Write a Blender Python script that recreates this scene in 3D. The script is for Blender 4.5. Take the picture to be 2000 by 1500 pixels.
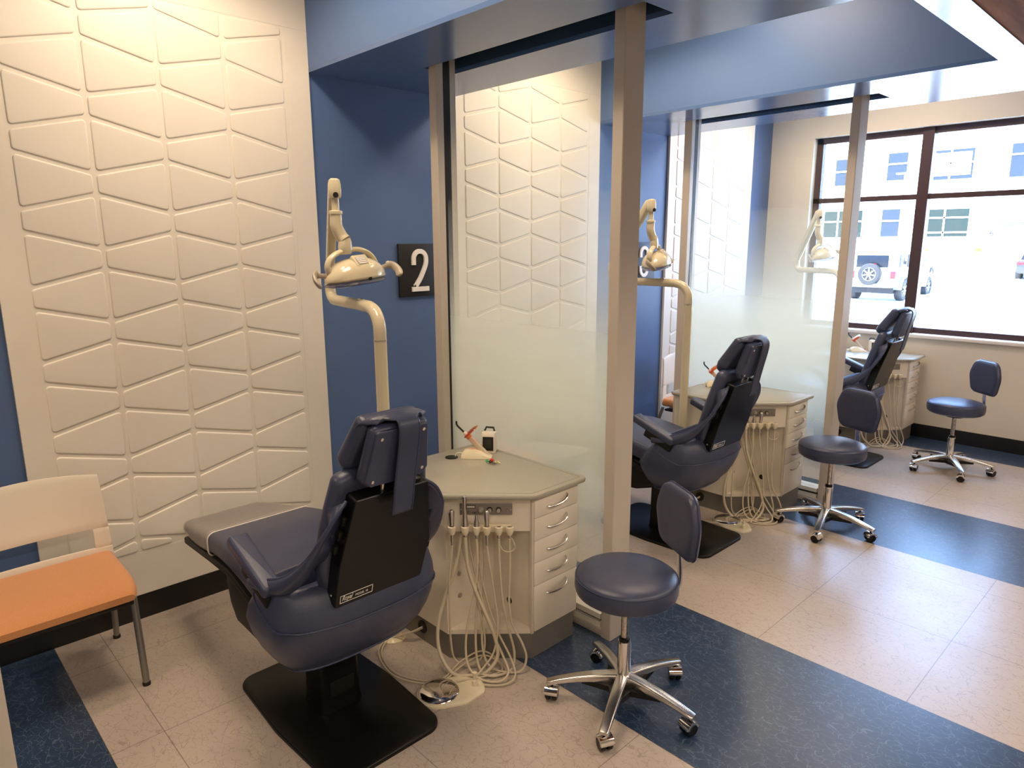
import bpy, bmesh, math, random
from mathutils import Vector, Matrix
PI = math.pi
random.seed(7)
S = bpy.context.scene
for o in list(bpy.data.objects): bpy.data.objects.remove(o)
COL = S.collection

# ------------------------------------------------------------------ camera
CAM_H = 1.75
yaw, pitch, roll, fpx = .8089, .2031, -.0049, 1347.18
fw = Vector((-math.sin(yaw)*math.cos(pitch), math.cos(yaw)*math.cos(pitch), -math.sin(pitch)))
rt = fw.cross(Vector((0, 0, 1))).normalized(); up = rt.cross(fw)
rt, up = math.cos(roll)*rt + math.sin(roll)*up, -math.sin(roll)*rt + math.cos(roll)*up
cd = bpy.data.cameras.new('camera'); cam = bpy.data.objects.new('camera', cd); COL.objects.link(cam)
cam.matrix_world = Matrix(((rt.x, up.x, -fw.x, 0), (rt.y, up.y, -fw.y, 0), (rt.z, up.z, -fw.z, CAM_H), (0, 0, 0, 1)))
cd.sensor_fit = 'HORIZONTAL'; cd.sensor_width = 36; cd.lens = fpx/2000*36
cd.clip_start = .05; cd.clip_end = 400
S.camera = cam

# ------------------------------------------------------------------ world, sun, exposure
S.view_settings.view_transform = 'Standard'; S.view_settings.look = 'None'
S.view_settings.gamma = 1; S.view_settings.use_curve_mapping = False
S.view_settings.exposure = 0.28
S.cycles.transparent_max_bounces = 32
w = bpy.data.worlds.new('sky'); S.world = w; w.use_nodes = True
bg = w.node_tree.nodes['Background']
bg.inputs['Color'].default_value = (.34, .55, 1.0, 1); bg.inputs['Strength'].default_value = 11.5

def lamp(name, kind, loc, energy, color, rot=(0, 0, 0), **kw):
    l = bpy.data.lights.new(name, kind); l.energy = energy; l.color = color
    for k, v in kw.items(): setattr(l, k, v)
    o = bpy.data.objects.new(name, l); COL.objects.link(o); o.location = loc; o.rotation_euler = rot
    return o
lamp('sun', 'SUN', (0, -5, 20), 22, (1, .93, .82), (math.radians(38), 0, math.radians(-25)), angle=.01)
WARM = (1, .775, .55)
PIT = 2.305
# recessed downlights of the bays (a can near the wall and two further out per bay) and of the aisle
for k in (-1, 0, 1, 2):
    y = 1.13 + PIT*k
    lamp('wall_downlight', 'SPOT', (-2.80, y, 3.22), 41, WARM, (0, 0, 0), spot_size=math.radians(150), spot_blend=.5, shadow_soft_size=.09)
    lamp('bay_ceiling_light', 'AREA', (-2.05, y, 3.235), 24, WARM, (0, 0, 0), shape='RECTANGLE', size=.6, size_y=.6)
for y in (-1.6, .6, 2.8, 5.0):
    lamp('aisle_light', 'AREA', (.9, y, 2.86), 29, (1, .84, .68), (0, 0, 0), shape='RECTANGLE', size=.3, size_y=1.2)
lamp('window_portal', 'AREA', (-1.9, 7.0, 1.8), 1, (1, 1, 1), (math.radians(-90), 0, 0), shape='RECTANGLE', size=2.2, size_y=1.85).data.cycles.is_portal = True

# ------------------------------------------------------------------ materials
def nt(name):
    m = bpy.data.materials.new(name); m.use_nodes = True
    return m, m.node_tree, m.node_tree.nodes['Principled BSDF']
def N(t, kind, **kw):
    n = t.nodes.new(kind)
    for k, v in kw.items():
        if k.startswith('i_'):
            key = k[2:]; key = int(key) if key.isdigit() else key
            n.inputs[key].default_value = v
        else: setattr(n, k, v)
    return n
def mat(name, col, rough=.5, metal=0, bump=0, bscale=300, vary=0, vscale=6, spec=.5, coat=0, coatr=.1, sheen=0):
    m, t, b = nt(name)
    b.inputs['Base Color'].default_value = (*col, 1); b.inputs['Roughness'].default_value = rough
    b.inputs['Metallic'].default_value = metal; b.inputs['Specular IOR Level'].default_value = spec
    b.inputs['Coat Weight'].default_value = coat; b.inputs['Coat Roughness'].default_value = coatr
    b.inputs['Sheen Weight'].default_value = sheen
    tc = N(t, 'ShaderNodeTexCoord')
    if bump:
        n = N(t, 'ShaderNodeTexNoise', i_Scale=bscale, i_Detail=3.0); t.links.new(tc.outputs['Object'], n.inputs['Vector'])
        bp = N(t, 'ShaderNodeBump', i_Strength=bump, i_Distance=.002); t.links.new(n.outputs['Fac'], bp.inputs['Height']); t.links.new(bp.outputs['Normal'], b.inputs['Normal'])
    if vary:
        n = N(t, 'ShaderNodeTexNoise', i_Scale=vscale, i_Detail=4.0); t.links.new(tc.outputs['Object'], n.inputs['Vector'])
        r = N(t, 'ShaderNodeValToRGB'); r.color_ramp.elements[0].position = .3; r.color_ramp.elements[1].position = .7
        r.color_ramp.elements[0].color = (*[c*(1-vary) for c in col], 1); r.color_ramp.elements[1].color = (*[min(1, c*(1+vary)) for c in col], 1)
        t.links.new(n.outputs['Fac'], r.inputs['Fac']); t.links.new(r.outputs['Color'], b.inputs['Base Color'])
    return m
M = {}
M['blue_wall'] = mat('blue_wall_paint', (.088, .150, .305), .42, bump=.15, bscale=120, spec=.4)
M['soffit'] = mat('blue_gloss_soffit_paint', (.080, .145, .31), .22, spec=.42, bump=.05, bscale=60)
M['soffit_face'] = mat('blue_satin_bulkhead_paint', (.09, .165, .35), .45, spec=.5, bump=.1, bscale=90)
M['cream_wall'] = mat('cream_wall_paint', (.68, .615, .50), .6, bump=.15, bscale=150)
M['white_wall'] = mat('white_ceiling_paint', (.74, .70, .64), .7)
M['panel'] = mat('white_relief_panel_paint', (.80, .745, .645), .42, bump=.12, bscale=260, vary=.015)
M['slot'] = mat('dark_slot_paint', (.015, .045, .10), .6)
M['baseboard'] = mat('black_vinyl_base', (.006, .0055, .006), .35)
M['alu'] = mat('satin_anodised_aluminium', (.60, .53, .44), .45, metal=.15)
M['gasket'] = mat('black_rubber_gasket', (.006, .006, .006), .5)
M['rail_white'] = mat('white_rail_insert', (.85, .8, .68), .4)
M['vinyl'] = mat('navy_vinyl_upholstery', (.042, .049, .093), .36, bump=.22, bscale=420, vary=.08, vscale=14, spec=.45)
M['vinyl2'] = mat('navy_vinyl_seams', (.03, .038, .09), .4, bump=.1)
M['vinyl_dark'] = mat('dark_navy_vinyl', (.014, .016, .034), .38, bump=.2, bscale=400)
M['black'] = mat('black_powder_coat', (.0045, .0042, .004), .30, spec=.28, bump=.08, bscale=500)
M['black_matte'] = mat('black_matte_plastic', (.007, .0065, .006), .5, spec=.3)
M['chrome'] = mat('polished_chrome', (.80, .77, .74), .09, metal=1)
M['worn_chrome'] = mat('worn_chrome', (.50, .46, .42), .2, metal=1, vary=.5, vscale=60)
M['brushed'] = mat('brushed_aluminium', (.66, .63, .59), .24, metal=1, bump=.05, bscale=90)
M['steel'] = mat('satin_steel', (.62, .58, .54), .3, metal=1)
M['lamp_cream'] = mat('glossy_cream_enamel', (.72, .63, .43), .17, spec=.5, coat=.4)
M['lamp_grey'] = mat('beige_grey_plastic', (.44, .37, .29), .35)
M['cab'] = mat('cream_laminate', (.78, .70, .57), .38, bump=.04)
M['cab_edge'] = mat('cream_edge_banding', (.62, .56, .46), .45)
M['counter'] = mat('grey_green_solid_surface', (.365, .34, .275), .22, vary=.05, vscale=200, spec=.45)
M['counter_line'] = mat('counter_inlay_line', (.26, .245, .18), .35)
M['kick'] = mat('grey_kick_laminate', (.17, .155, .135), .35, bump=.1, bscale=60)
M['hose'] = mat('beige_rubber_hose', (.56, .48, .345), .42)
M['holder'] = mat('cream_plastic_holder', (.76, .67, .48), .35)
M['ctrl'] = mat('grey_control_plate', (.22, .19, .165), .4)
M['knob'] = mat('grey_knob', (.40, .35, .29), .4)
M['print_dark'] = mat('dark_print', (.02, .018, .018), .5)
M['print_white'] = mat('white_print', (.85, .80, .72), .5)
M['sign'] = mat('black_sign_board', (.012, .012, .013), .45)
M['digit'] = mat('white_raised_numeral', (.86, .82, .76), .5)
M['orange'] = mat('orange_woven_fabric', (.58, .245, .085), .8, bump=.6, bscale=500, vary=.08, vscale=300, sheen=.3)
M['white_plastic'] = mat('white_moulded_plastic', (.80, .72, .60), .4)
M['leg_grey'] = mat('grey_steel_leg', (.26, .245, .22), .35, metal=.6)
M['wand'] = mat('cream_plastic', (.70, .60, .44), .35)
M['cure_base'] = mat('ivory_plastic', (.84, .75, .52), .3)
M['green'] = mat('green_elastic', (.01, .42, .09), .3)
M['red'] = mat('red_elastic', (.75, .03, .02), .3)
M['yellow'] = mat('pale_yellow_elastic', (.75, .66, .35), .4)
M['white'] = mat('white_paint', (.8, .8, .8), .5)
M['frame'] = mat('dark_bronze_window_frame', (.055, .026, .024), .4)
M['sill'] = mat('white_window_sill', (.78, .75, .7), .35)
M['screen'] = mat('grey_display_screen', (.09, .10, .07), .15)

def glassy(name, col, fac_gloss=.08, rough=.0, tint=None):
    m, t, b = nt(name); t.nodes.remove(b)
    tr = N(t, 'ShaderNodeBsdfTransparent'); tr.inputs['Color'].default_value = (*(tint or col), 1)
    gl = N(t, 'ShaderNodeBsdfGlossy'); gl.inputs['Roughness'].default_value = rough
    # Schlick reflectance, the same from both sides of each face
    lw = N(t, 'ShaderNodeLayerWeight'); lw.inputs['Blend'].default_value = .5; mx = N(t, 'ShaderNodeMixShader')
    pw = N(t, 'ShaderNodeMath', operation='POWER'); pw.inputs[1].default_value = 5
    ml = N(t, 'ShaderNodeMath', operation='MULTIPLY_ADD'); ml.inputs[1].default_value = .9; ml.inputs[2].default_value = fac_gloss
    ml.use_clamp = True
    t.links.new(lw.outputs['Facing'], pw.inputs[0]); t.links.new(pw.outputs[0], ml.inputs[0]); t.links.new(ml.outputs[0], mx.inputs[0])
    t.links.new(tr.outputs[0], mx.inputs[1]); t.links.new(gl.outputs[0], mx.inputs[2])
    t.links.new(mx.outputs[0], t.nodes['Material Output'].inputs['Surface'])
    return m
M['glass'] = glassy('clear_window_glass', (.97, .985, .975), .022)
M['lens'] = glassy('clear_lamp_lens', (.62, .60, .66), .25, .04)
M['shield'] = glassy('orange_light_shield', (1, .40, .06), .10, .1)
M['plastic_cover'] = None
def make_frost():
    # printed dot gradient film: denser between knee and shoulder height, none above 1.95 m
    m, t, b = nt('graduated_frost_film'); t.nodes.remove(b)
    tc = N(t, 'ShaderNodeTexCoord'); sp = N(t, 'ShaderNodeSeparateXYZ'); t.links.new(tc.outputs['Object'], sp.inputs[0])
    r = N(t, 'ShaderNodeValToRGB'); mr = N(t, 'ShaderNodeMapRange'); mr.inputs['From Max'].default_value = 2.6
    t.links.new(sp.outputs['Z'], mr.inputs['Value']); t.links.new(mr.outputs[0], r.inputs['Fac'])
    el = r.color_ramp.elements
    def st(z, v):
        v = 1-(1-v)**(1/3)   # three thin coats make up the film
        e = el.new(z/2.6); e.color = (v, v, v, 1)
    el[0].position = 0; el[0].color = (.035, .035, .035, 1); el[1].position = 1; el[1].color = (0, 0, 0, 1)
    for z, v in ((.25, .15), (.45, .40), (.62, .68), (.80, .82), (1.10, .90), (1.22, .82), (1.36, .62), (1.52, .36), (1.70, .18), (1.957, .05), (1.961, 0)): st(z, v)
    tr = N(t, 'ShaderNodeBsdfTransparent'); df = N(t, 'ShaderNodeBsdfDiffuse'); tl = N(t, 'ShaderNodeBsdfTranslucent')
    df.inputs['Color'].default_value = (.90, .93, .82, 1); tl.inputs['Color'].default_value = (.95, .97, .87, 1)
    m1 = N(t, 'ShaderNodeMixShader'); m1.inputs[0].default_value = .6
    t.links.new(df.outputs[0], m1.inputs[1]); t.links.new(tl.outputs[0], m1.inputs[2])
    m2 = N(t, 'ShaderNodeMixShader'); t.links.new(r.outputs['Color'], m2.inputs[0]); t.links.new(tr.outputs[0], m2.inputs[1]); t.links.new(m1.outputs[0], m2.inputs[2])
    t.links.new(m2.outputs[0], t.nodes['Material Output'].inputs['Surface'])
    return m
M['frost'] = make_frost()
def make_cover():
    m, t, b = nt('clear_plastic_cover')
    tr = N(t, 'ShaderNodeBsdfTransparent'); tr.inputs['Color'].default_value = (.95, .93, .9, 1)
    b.inputs['Base Color'].default_value = (.62, .56, .50, 1); b.inputs['Roughness'].default_value = .22
    mx = N(t, 'ShaderNodeMixShader'); mx.inputs[0].default_value = .42
    tc = N(t, 'ShaderNodeTexCoord'); n = N(t, 'ShaderNodeTexNoise', i_Scale=9.0, i_Detail=3.0); t.links.new(tc.outputs['Object'], n.inputs['Vector'])
    bp = N(t, 'ShaderNodeBump', i_Strength=.5, i_Distance=.01); t.links.new(n.outputs['Fac'], bp.inputs['Height']); t.links.new(bp.outputs['Normal'], b.inputs['Normal'])
    t.links.new(tr.outputs[0], mx.inputs[1]); t.links.new(b.outputs[0], mx.inputs[2]); t.links.new(mx.outputs[0], t.nodes['Material Output'].inputs['Surface'])
    return m
M['plastic_cover'] = make_cover()
def make_floor():
    m, t, b = nt('vinyl_tile_floor'); L = t.links.new
    tc = N(t, 'ShaderNodeTexCoord'); sp = N(t, 'ShaderNodeSeparateXYZ'); L(tc.outputs['Object'], sp.inputs[0])
    def mth(op, a, bb=None, clamp=False):
        n = N(t, 'ShaderNodeMath', operation=op); n.use_clamp = clamp
        for i, v in enumerate((a, bb)):
            if v is None: continue
            if isinstance(v, (int, float)): n.inputs[i].default_value = v
            else: L(v, n.inputs[i])
        return n.outputs[0]
    u = mth('FLOORED_MODULO', mth('SUBTRACT', sp.outputs['Y'], 1.844), 2.30)
    stripe = mth('LESS_THAN', u, .887)
    def joint(c, pos, wd=.0016):
        return mth('LESS_THAN', mth('ABSOLUTE', mth('SUBTRACT', c, pos)), wd)
    ux = mth('FLOORED_MODULO', mth('ADD', sp.outputs['X'], .6616+.31), .6095)
    j = joint(ux, .31)
    for p in (-1.20, -.605, .001, .607, 1.216, 2.121, 3.33, 3.94, 4.42, 5.34, 5.95, .431, 1.844, 2.731, 4.144, 5.031, 6.444): j = mth('MAXIMUM', j, joint(sp.outputs['Y'], p))
    # fine fibres: three voronoi edge networks broken up by noise
    fib = None
    for s, seed in ((13, 0), (17, 7), (22, 13)):
        mp = N(t, 'ShaderNodeMapping'); mp.inputs['Location'].default_value = (seed, seed*1.7, 0); mp.inputs['Rotation'].default_value = (0, 0, seed*.5)
        mp.inputs['Scale'].default_value = (1, 1.6, 1); L(tc.outputs['Object'], mp.inputs['Vector'])
        nz = N(t, 'ShaderNodeTexNoise', i_Scale=12.0, i_Detail=2.0); L(mp.outputs[0], nz.inputs['Vector'])
        mxv = N(t, 'ShaderNodeMix', data_type='VECTOR'); mxv.inputs['Factor'].default_value = .03; L(mp.outputs[0], mxv.inputs[4]); L(nz.outputs['Color'], mxv.inputs[5])
        v = N(t, 'ShaderNodeTexVoronoi', feature='DISTANCE_TO_EDGE'); v.inputs['Scale'].default_value = s; L(mxv.outputs[1], v.inputs['Vector'])
        nm = N(t, 'ShaderNodeTexNoise', i_Scale=float(s*1.3), i_Detail=1.0); L(mp.outputs[0], nm.inputs['Vector'])
        f = mth('MULTIPLY', mth('LESS_THAN', v.outputs['Distance'], .0125*s/13), mth('GREATER_THAN', nm.outputs['Fac'], .50))
        fib = f if fib is None else mth('MAXIMUM', fib, f)
    nb = N(t, 'ShaderNodeTexNoise', i_Scale=2.2, i_Detail=4.0); L(tc.outputs['Object'], nb.inputs['Vector'])
    def mix(f, a, bb):
        n = N(t, 'ShaderNodeMix', data_type='RGBA')
        if isinstance(f, (int, float)): n.inputs['Factor'].default_value = f
        else: L(f, n.inputs['Factor'])
        for i, v in ((6, a), (7, bb)):
            if isinstance(v, tuple): n.inputs[i].default_value = (*v, 1)
            else: L(v, n.inputs[i])
        return n.outputs[2]
    beige = mix(nb.outputs['Fac'], (.42, .348, .29), (.48, .408, .345))
    navy = mix(nb.outputs['Fac'], (.018, .036, .078), (.026, .050, .100))
    f2 = mth('MULTIPLY', fib, .50)
    c = mix(stripe, mix(mth('MULTIPLY', fib, .40), beige, (.19, .14, .10)), mix(f2, navy, (.13, .18, .25)))
    c = mix(mth('MULTIPLY', j, .55), c, (.03, .028, .03))
    L(c, b.inputs['Base Color'])
    nr = N(t, 'ShaderNodeTexNoise', i_Scale=3.0, i_Detail=5.0); L(tc.outputs['Object'], nr.inputs['Vector'])
    mr = N(t, 'ShaderNodeMapRange'); mr.inputs['To Min'].default_value = .24; mr.inputs['To Max'].default_value = .36; L(nr.outputs['Fac'], mr.inputs['Value']); L(mr.outputs[0], b.inputs['Roughness']); b.inputs['Specular IOR Level'].default_value = .7
    bn = N(t, 'ShaderNodeTexNoise', i_Scale=14.0, i_Detail=2.0); L(tc.outputs['Object'], bn.inputs['Vector'])
    bp = N(t, 'ShaderNodeBump', i_Strength=.12, i_Distance=.004); L(bn.outputs['Fac'], bp.inputs['Height']); L(bp.outputs['Normal'], b.inputs['Normal'])
    return m
M['floor'] = make_floor()
def make_wood():
    m, t, b = nt('stained_wood_ceiling')
    tc = N(t, 'ShaderNodeTexCoord'); mp = N(t, 'ShaderNodeMapping'); mp.inputs['Scale'].default_value = (6, .5, 6)
    n = N(t, 'ShaderNodeTexNoise', i_Scale=4.0, i_Detail=8.0); r = N(t, 'ShaderNodeValToRGB')
    r.color_ramp.elements[0].color = (.16, .055, .018, 1); r.color_ramp.elements[1].color = (.36, .15, .055, 1)
    r.color_ramp.elements[0].position = .3; r.color_ramp.elements[1].position = .72
    t.links.new(tc.outputs['Object'], mp.inputs[0]); t.links.new(mp.outputs[0], n.inputs['Vector']); t.links.new(n.outputs['Fac'], r.inputs['Fac']); t.links.new(r.outputs['Color'], b.inputs['Base Color'])
    b.inputs['Roughness'].default_value = .85; b.inputs['Specular IOR Level'].default_value = .15
    return m
M['wood'] = make_wood()
def make_stone():
    m, t, b = nt('tan_stone_cladding')
    tc = N(t, 'ShaderNodeTexCoord'); mp = N(t, 'ShaderNodeMapping'); mp.inputs['Rotation'].default_value = (PI/2, 0, 0)
    br = N(t, 'ShaderNodeTexBrick', i_Scale=2.2); br.inputs['Color1'].default_value = (.42, .29, .15, 1); br.inputs['Color2'].default_value = (.28, .19, .11, 1); br.inputs['Mortar'].default_value = (.5, .45, .38, 1)
    t.links.new(tc.outputs['Object'], mp.inputs[0]); t.links.new(mp.outputs[0], br.inputs['Vector']); t.links.new(br.outputs['Color'], b.inputs['Base Color']); b.inputs['Roughness'].default_value = .8
    return m
M['stone'] = make_stone()
M['facade'] = mat('white_rendered_facade', (.86, .84, .80), .8)
M['asphalt'] = mat('pale_concrete_paving', (.74, .73, .71), .85, vary=.04, vscale=1.5)
M['car_white'] = mat('white_car_paint', (.82, .82, .82), .25, coat=.5)
M['car_blue'] = mat('blue_car_paint', (.03, .07, .20), .25, coat=.6)
M['car_dark'] = mat('dark_car_paint', (.02, .022, .025), .25, coat=.6)
M['car_glass'] = mat('tinted_car_glass', (.010, .013, .02), .2, spec=.2)
M['tyre'] = mat('black_tyre', (.02, .02, .021), .7)
M['rim'] = mat('grey_alloy_rim', (.30, .31, .32), .35, metal=.5)
M['tail_red'] = mat('red_tail_lamp', (.5, .01, .012), .25)
M['bumper'] = mat('grey_bumper', (.16, .165, .17), .4)
M['win_blue'] = mat('blue_reflecting_glass', (.030, .040, .055), .5, spec=.12)
M['win_green'] = mat('green_tinted_glass', (.022, .032, .028), .5, spec=.1)
M['blind'] = mat('white_window_blind', (.75, .78, .8), .6)
M['shrub'] = mat('autumn_shrub_leaves', (.50, .22, .03), .8, vary=.3, vscale=30)

# ------------------------------------------------------------------ mesh helpers
def Rz(a): return Matrix.Rotation(a, 4, 'Z')
class MB:
    def __init__(s): s.v = []; s.f = []; s.sm = []
    def add(s, vs, fs, smooth=False, mx=None):
        b = len(s.v)
        s.v += [(mx @ Vector(v)) if mx else Vector(v) for v in vs]
        s.f += [[b+i for i in f] for f in fs]; s.sm += [smooth]*len(fs)
        return s
    def box(s, x0, x1, y0, y1, z0, z1, mx=None, bev=0, seg=2):
        if x0 > x1: x0, x1 = x1, x0
        if y0 > y1: y0, y1 = y1, y0
        if z0 > z1: z0, z1 = z1, z0
        if bev:
            bm = bmesh.new(); bmesh.ops.create_cube(bm, size=1)
            for v in bm.verts: v.co = Vector(((x0+x1)/2+v.co.x*(x1-x0), (y0+y1)/2+v.co.y*(y1-y0), (z0+z1)/2+v.co.z*(z1-z0)))
            bmesh.ops.bevel(bm, geom=bm.edges[:], offset=bev, segments=seg, profile=.5, affect='EDGES')
            return s.bm(bm, mx, True)
        vs = [(x, y, z) for z in (z0, z1) for x, y in ((x0, y0), (x1, y0), (x1, y1), (x0, y1))]
        return s.add(vs, [(3, 2, 1, 0), (4, 5, 6, 7), (0, 1, 5, 4), (1, 2, 6, 5), (2, 3, 7, 6), (3, 0, 4, 7)], False, mx)
    def bm(s, bm, mx=None, smooth=False):
        bm.verts.index_update(); vs = [v.co.copy() for v in bm.verts]; fs = [[v.index for v in f.verts] for f in bm.faces]; bm.free()
        return s.add(vs, fs, smooth, mx)
    def loft(s, rings, cap=(True, True), closed=True, smooth=True, mx=None):
        n = len(rings[0]); vs = [p for r in rings for p in r]; fs = []
        for i in range(len(rings)-1):
            for j in range(n if closed else n-1):
                k = (j+1) % n; fs.append((i*n+j, i*n+k, (i+1)*n+k, (i+1)*n+j))
        if cap[0]: fs.append(tuple(range(n-1, -1, -1)))
        if cap[1]: fs.append(tuple((len(rings)-1)*n+j for j in range(n)))
        return s.add(vs, fs, smooth, mx)
    def tube(s, pts, r, seg=12, cap=True, mx=None, flat=None):
        pts = [Vector(p) for p in pts]; n = len(pts); rs = r if isinstance(r, (list, tuple)) else [r]*n
        rings = []; prev = None
        for i, p in enumerate(pts):
            t = (pts[min(i+1, n-1)]-pts[max(i-1, 0)]).normalized()
            if prev is None:
                a = Vector((0, 0, 1)) if abs(t.z) < .9 else Vector((1, 0, 0))
                u = t.cross(a).normalized()
            else:
                u = (prev - t*prev.dot(t)).normalized()
            prev = u; v = t.cross(u)
            fx, fy = flat or (1, 1)
            rings.append([p + rs[i]*(fx*math.cos(2*PI*j/seg)*u + fy*math.sin(2*PI*j/seg)*v) for j in range(seg)])
        return s.loft(rings, (cap, cap), mx=mx)
    def lathe(s, prof, seg=24, mx=None, cap=True):
        rings = [[(r*math.cos(2*PI*j/seg), r*math.sin(2*PI*j/seg), z) for j in range(seg)] for r, z in prof]
        return s.loft(rings, (cap, cap), mx=mx)
    def prism(s, poly, z0, z1, mx=None, smooth=False):
        n = len(poly); vs = [(x, y, z0) for x, y in poly]+[(x, y, z1) for x, y in poly]
        fs = [tuple(range(n-1, -1, -1)), tuple(range(n, 2*n))]+[(i, (i+1) % n, n+(i+1) % n, n+i) for i in range(n)]
        return s.add(vs, fs, smooth, mx)
    def grid(s, g, smooth=True, mx=None):
        n = len(g[0]); return s.add([p for r in g for p in r], [(i*n+j, i*n+j+1, (i+1)*n+j+1, (i+1)*n+j) for i in range(len(g)-1) for j in range(n-1)], smooth, mx)
    def build(s, name, m, parent=None, loc=(0, 0, 0), rot=(0, 0, 0), mods=(), angle=38):
        me = bpy.data.meshes.new(name); me.from_pydata([tuple(v) for v in s.v], [], s.f)
        me.materials.append(M[m] if isinstance(m, str) else m)
        me.polygons.foreach_set('use_smooth', s.sm); me.update()
        bm = bmesh.new(); bm.from_mesh(me)
        ref = all(s.sm)
        bmesh.ops.recalc_face_normals(bm, faces=bm.faces[:])
        for e in bm.edges:
            if len(e.link_faces) == 2 and e.calc_face_angle(0) > math.radians(angle): e.smooth = False
        bm.to_mesh(me); bm.free()
        o = bpy.data.objects.new(name, me); COL.objects.link(o); o.location = loc; o.rotation_euler = rot
        if parent: o.parent = parent
        for mod in mods:
            k, kw = mod; md = o.modifiers.new(k.lower(), k)
            for a, b in kw.items(): setattr(md, a, b)
        return o
def thing(name, label, cat, loc=(0, 0, 0), rz=0, group=None):
    o = bpy.data.objects.new(name, None); COL.objects.link(o); o.empty_display_size = .1
    o.location = loc; o.rotation_euler = (0, 0, rz); o['label'] = label; o['category'] = cat
    if group: o['group'] = group
    return o
def tag(o, label, cat, group=None):
    o['label'] = label; o['category'] = cat
    if group: o['group'] = group
    return o
def struct(name, mb, m, **kw):
    o = mb.build(name, m, **kw); o['kind'] = 'structure'; return o
def copy_tree(o, parent=None):
    c = o.copy(); COL.objects.link(c); c.parent = parent
    for ch in [x for x in bpy.data.objects if x.parent == o]: copy_tree(ch, c)
    return c
def dup(o, loc, rz, label):
    c = copy_tree(o); c.location = loc; c.rotation_euler = (0, 0, rz); c['label'] = label
    return c
def cr(pts, n=8, closed=False):
    "catmull-rom smoothing through points"
    P = [Vector(p) for p in pts]; out = []; m = len(P)
    for i in range(m if closed else m-1):
        a = P[(i-1) % m] if closed or i else P[0]*2-P[1]; b = P[i]; c = P[(i+1) % m]; d = P[(i+2) % m] if closed or i+2 < m else P[-1]*2-P[-2]
        for k in range(n):
            t = k/n; out.append(.5*((2*b)+(-a+c)*t+(2*a-5*b+4*c-d)*t*t+(-a+3*b-3*c+d)*t**3))
    if not closed: out.append(P[-1])
    return out
def rrect(w, h, r, n=5):
    "rounded rectangle outline, full width w, height h, centred"
    r = min(r, w/2-1e-4, h/2-1e-4); o = []
    for cx, cy, a0 in ((w/2-r, h/2-r, 0), (-w/2+r, h/2-r, PI/2), (-w/2+r, -h/2+r, PI), (w/2-r, -h/2+r, 1.5*PI)):
        for k in range(n+1):
            a = a0+PI/2*k/n; o.append((cx+r*math.cos(a), cy+r*math.sin(a)))
    return o
def round_poly(poly, r, n=5):
    out = []; m = len(poly); rr = r if isinstance(r, (list, tuple)) else [r]*m
    for i in range(m):
        p = Vector(poly[i]); a = Vector(poly[i-1])-p; b = Vector(poly[(i+1) % m])-p
        la, lb = a.length, b.length; a.normalize(); b.normalize(); ang = a.angle(b)
        if rr[i] <= 0: out.append(tuple(p)); continue
        d = min(rr[i]/math.tan(ang/2), la*.49, lb*.49); r0 = d*math.tan(ang/2)
        c = p+(a+b).normalized()*(r0/math.sin(ang/2)); s0 = p+a*d-c; s1 = p+b*d-c
        t0 = math.atan2(s0.y, s0.x); dt = math.atan2(s1.y, s1.x)-t0
        while dt > PI: dt -= 2*PI
        while dt < -PI: dt += 2*PI
        for k in range(n+1):
            t = t0+dt*k/n; out.append((c.x+r0*math.cos(t), c.y+r0*math.sin(t)))
    return out
def inset(poly, d):
    "shrink a convex ccw outline towards its inside by moving vertices along normals"
    n = len(poly); out = []
    for i in range(n):
        a = Vector(poly[i-1]); p = Vector(poly[i]); b = Vector(poly[(i+1) % n])
        e1 = (p-a); e2 = (b-p)
        if e1.length < 1e-7: e1 = e2
        if e2.length < 1e-7: e2 = e1
        e1.normalize(); e2.normalize(); n1 = Vector((-e1.y, e1.x)); n2 = Vector((-e2.y, e2.x)); m = (n1+n2)
        m = m/max(.35, m.length_squared/2) if m.length > 1e-6 else n1
        out.append(tuple(p+m*d))
    return out
def puffed(poly, z0, z1, e, mb=None, mx=None, nr=4, dome=0):
    "cushion from a ccw outline with rounded edges of radius e"
    mb = mb or MB(); rings = []
    h = (z1-z0); e = min(e, h/2)
    for k in range(nr+1):
        a = PI/2*k/nr; rings.append([(x, y, z0+e-e*math.cos(a)) for x, y in inset(poly, e*(1-math.sin(a)))])
    for k in range(nr+1):
        a = PI/2*k/nr; rings.append([(x, y, z1-e+e*math.sin(a)) for x, y in inset(poly, e*(1-math.cos(a)))])
    if dome:
        c = Vector((sum(p[0] for p in poly)/len(poly), sum(p[1] for p in poly)/len(poly)))
        top = rings[-1]
        for s in (.85, .6, .3, .05): rings.append([(c.x+(x-c.x)*s, c.y+(y-c.y)*s, z1+dome*(1-s*s)) for x, y, z in top])
    return mb.loft(rings, mx=mx)
def stroke(pts, wd, t, mb=None, mx=None, taper=None):
    "flat ribbon letter stroke in xz-plane, extruded t along -y"
    mb = mb or MB(); P = [Vector((p[0], p[1])) for p in pts]; L = []; R = []
    for i, p in enumerate(P):
        d = (P[min(i+1, len(P)-1)]-P[max(i-1, 0)]).normalized(); nn = Vector((-d.y, d.x)); L.append(p+nn*wd/2); R.append(p-nn*wd/2)
    rings = [[(a.x, 0, a.y), (b.x, 0, b.y), (b.x, -t, b.y), (a.x, -t, a.y)] for a, b in zip(L, R)]
    return mb.loft(rings, smooth=False, mx=mx)
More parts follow.
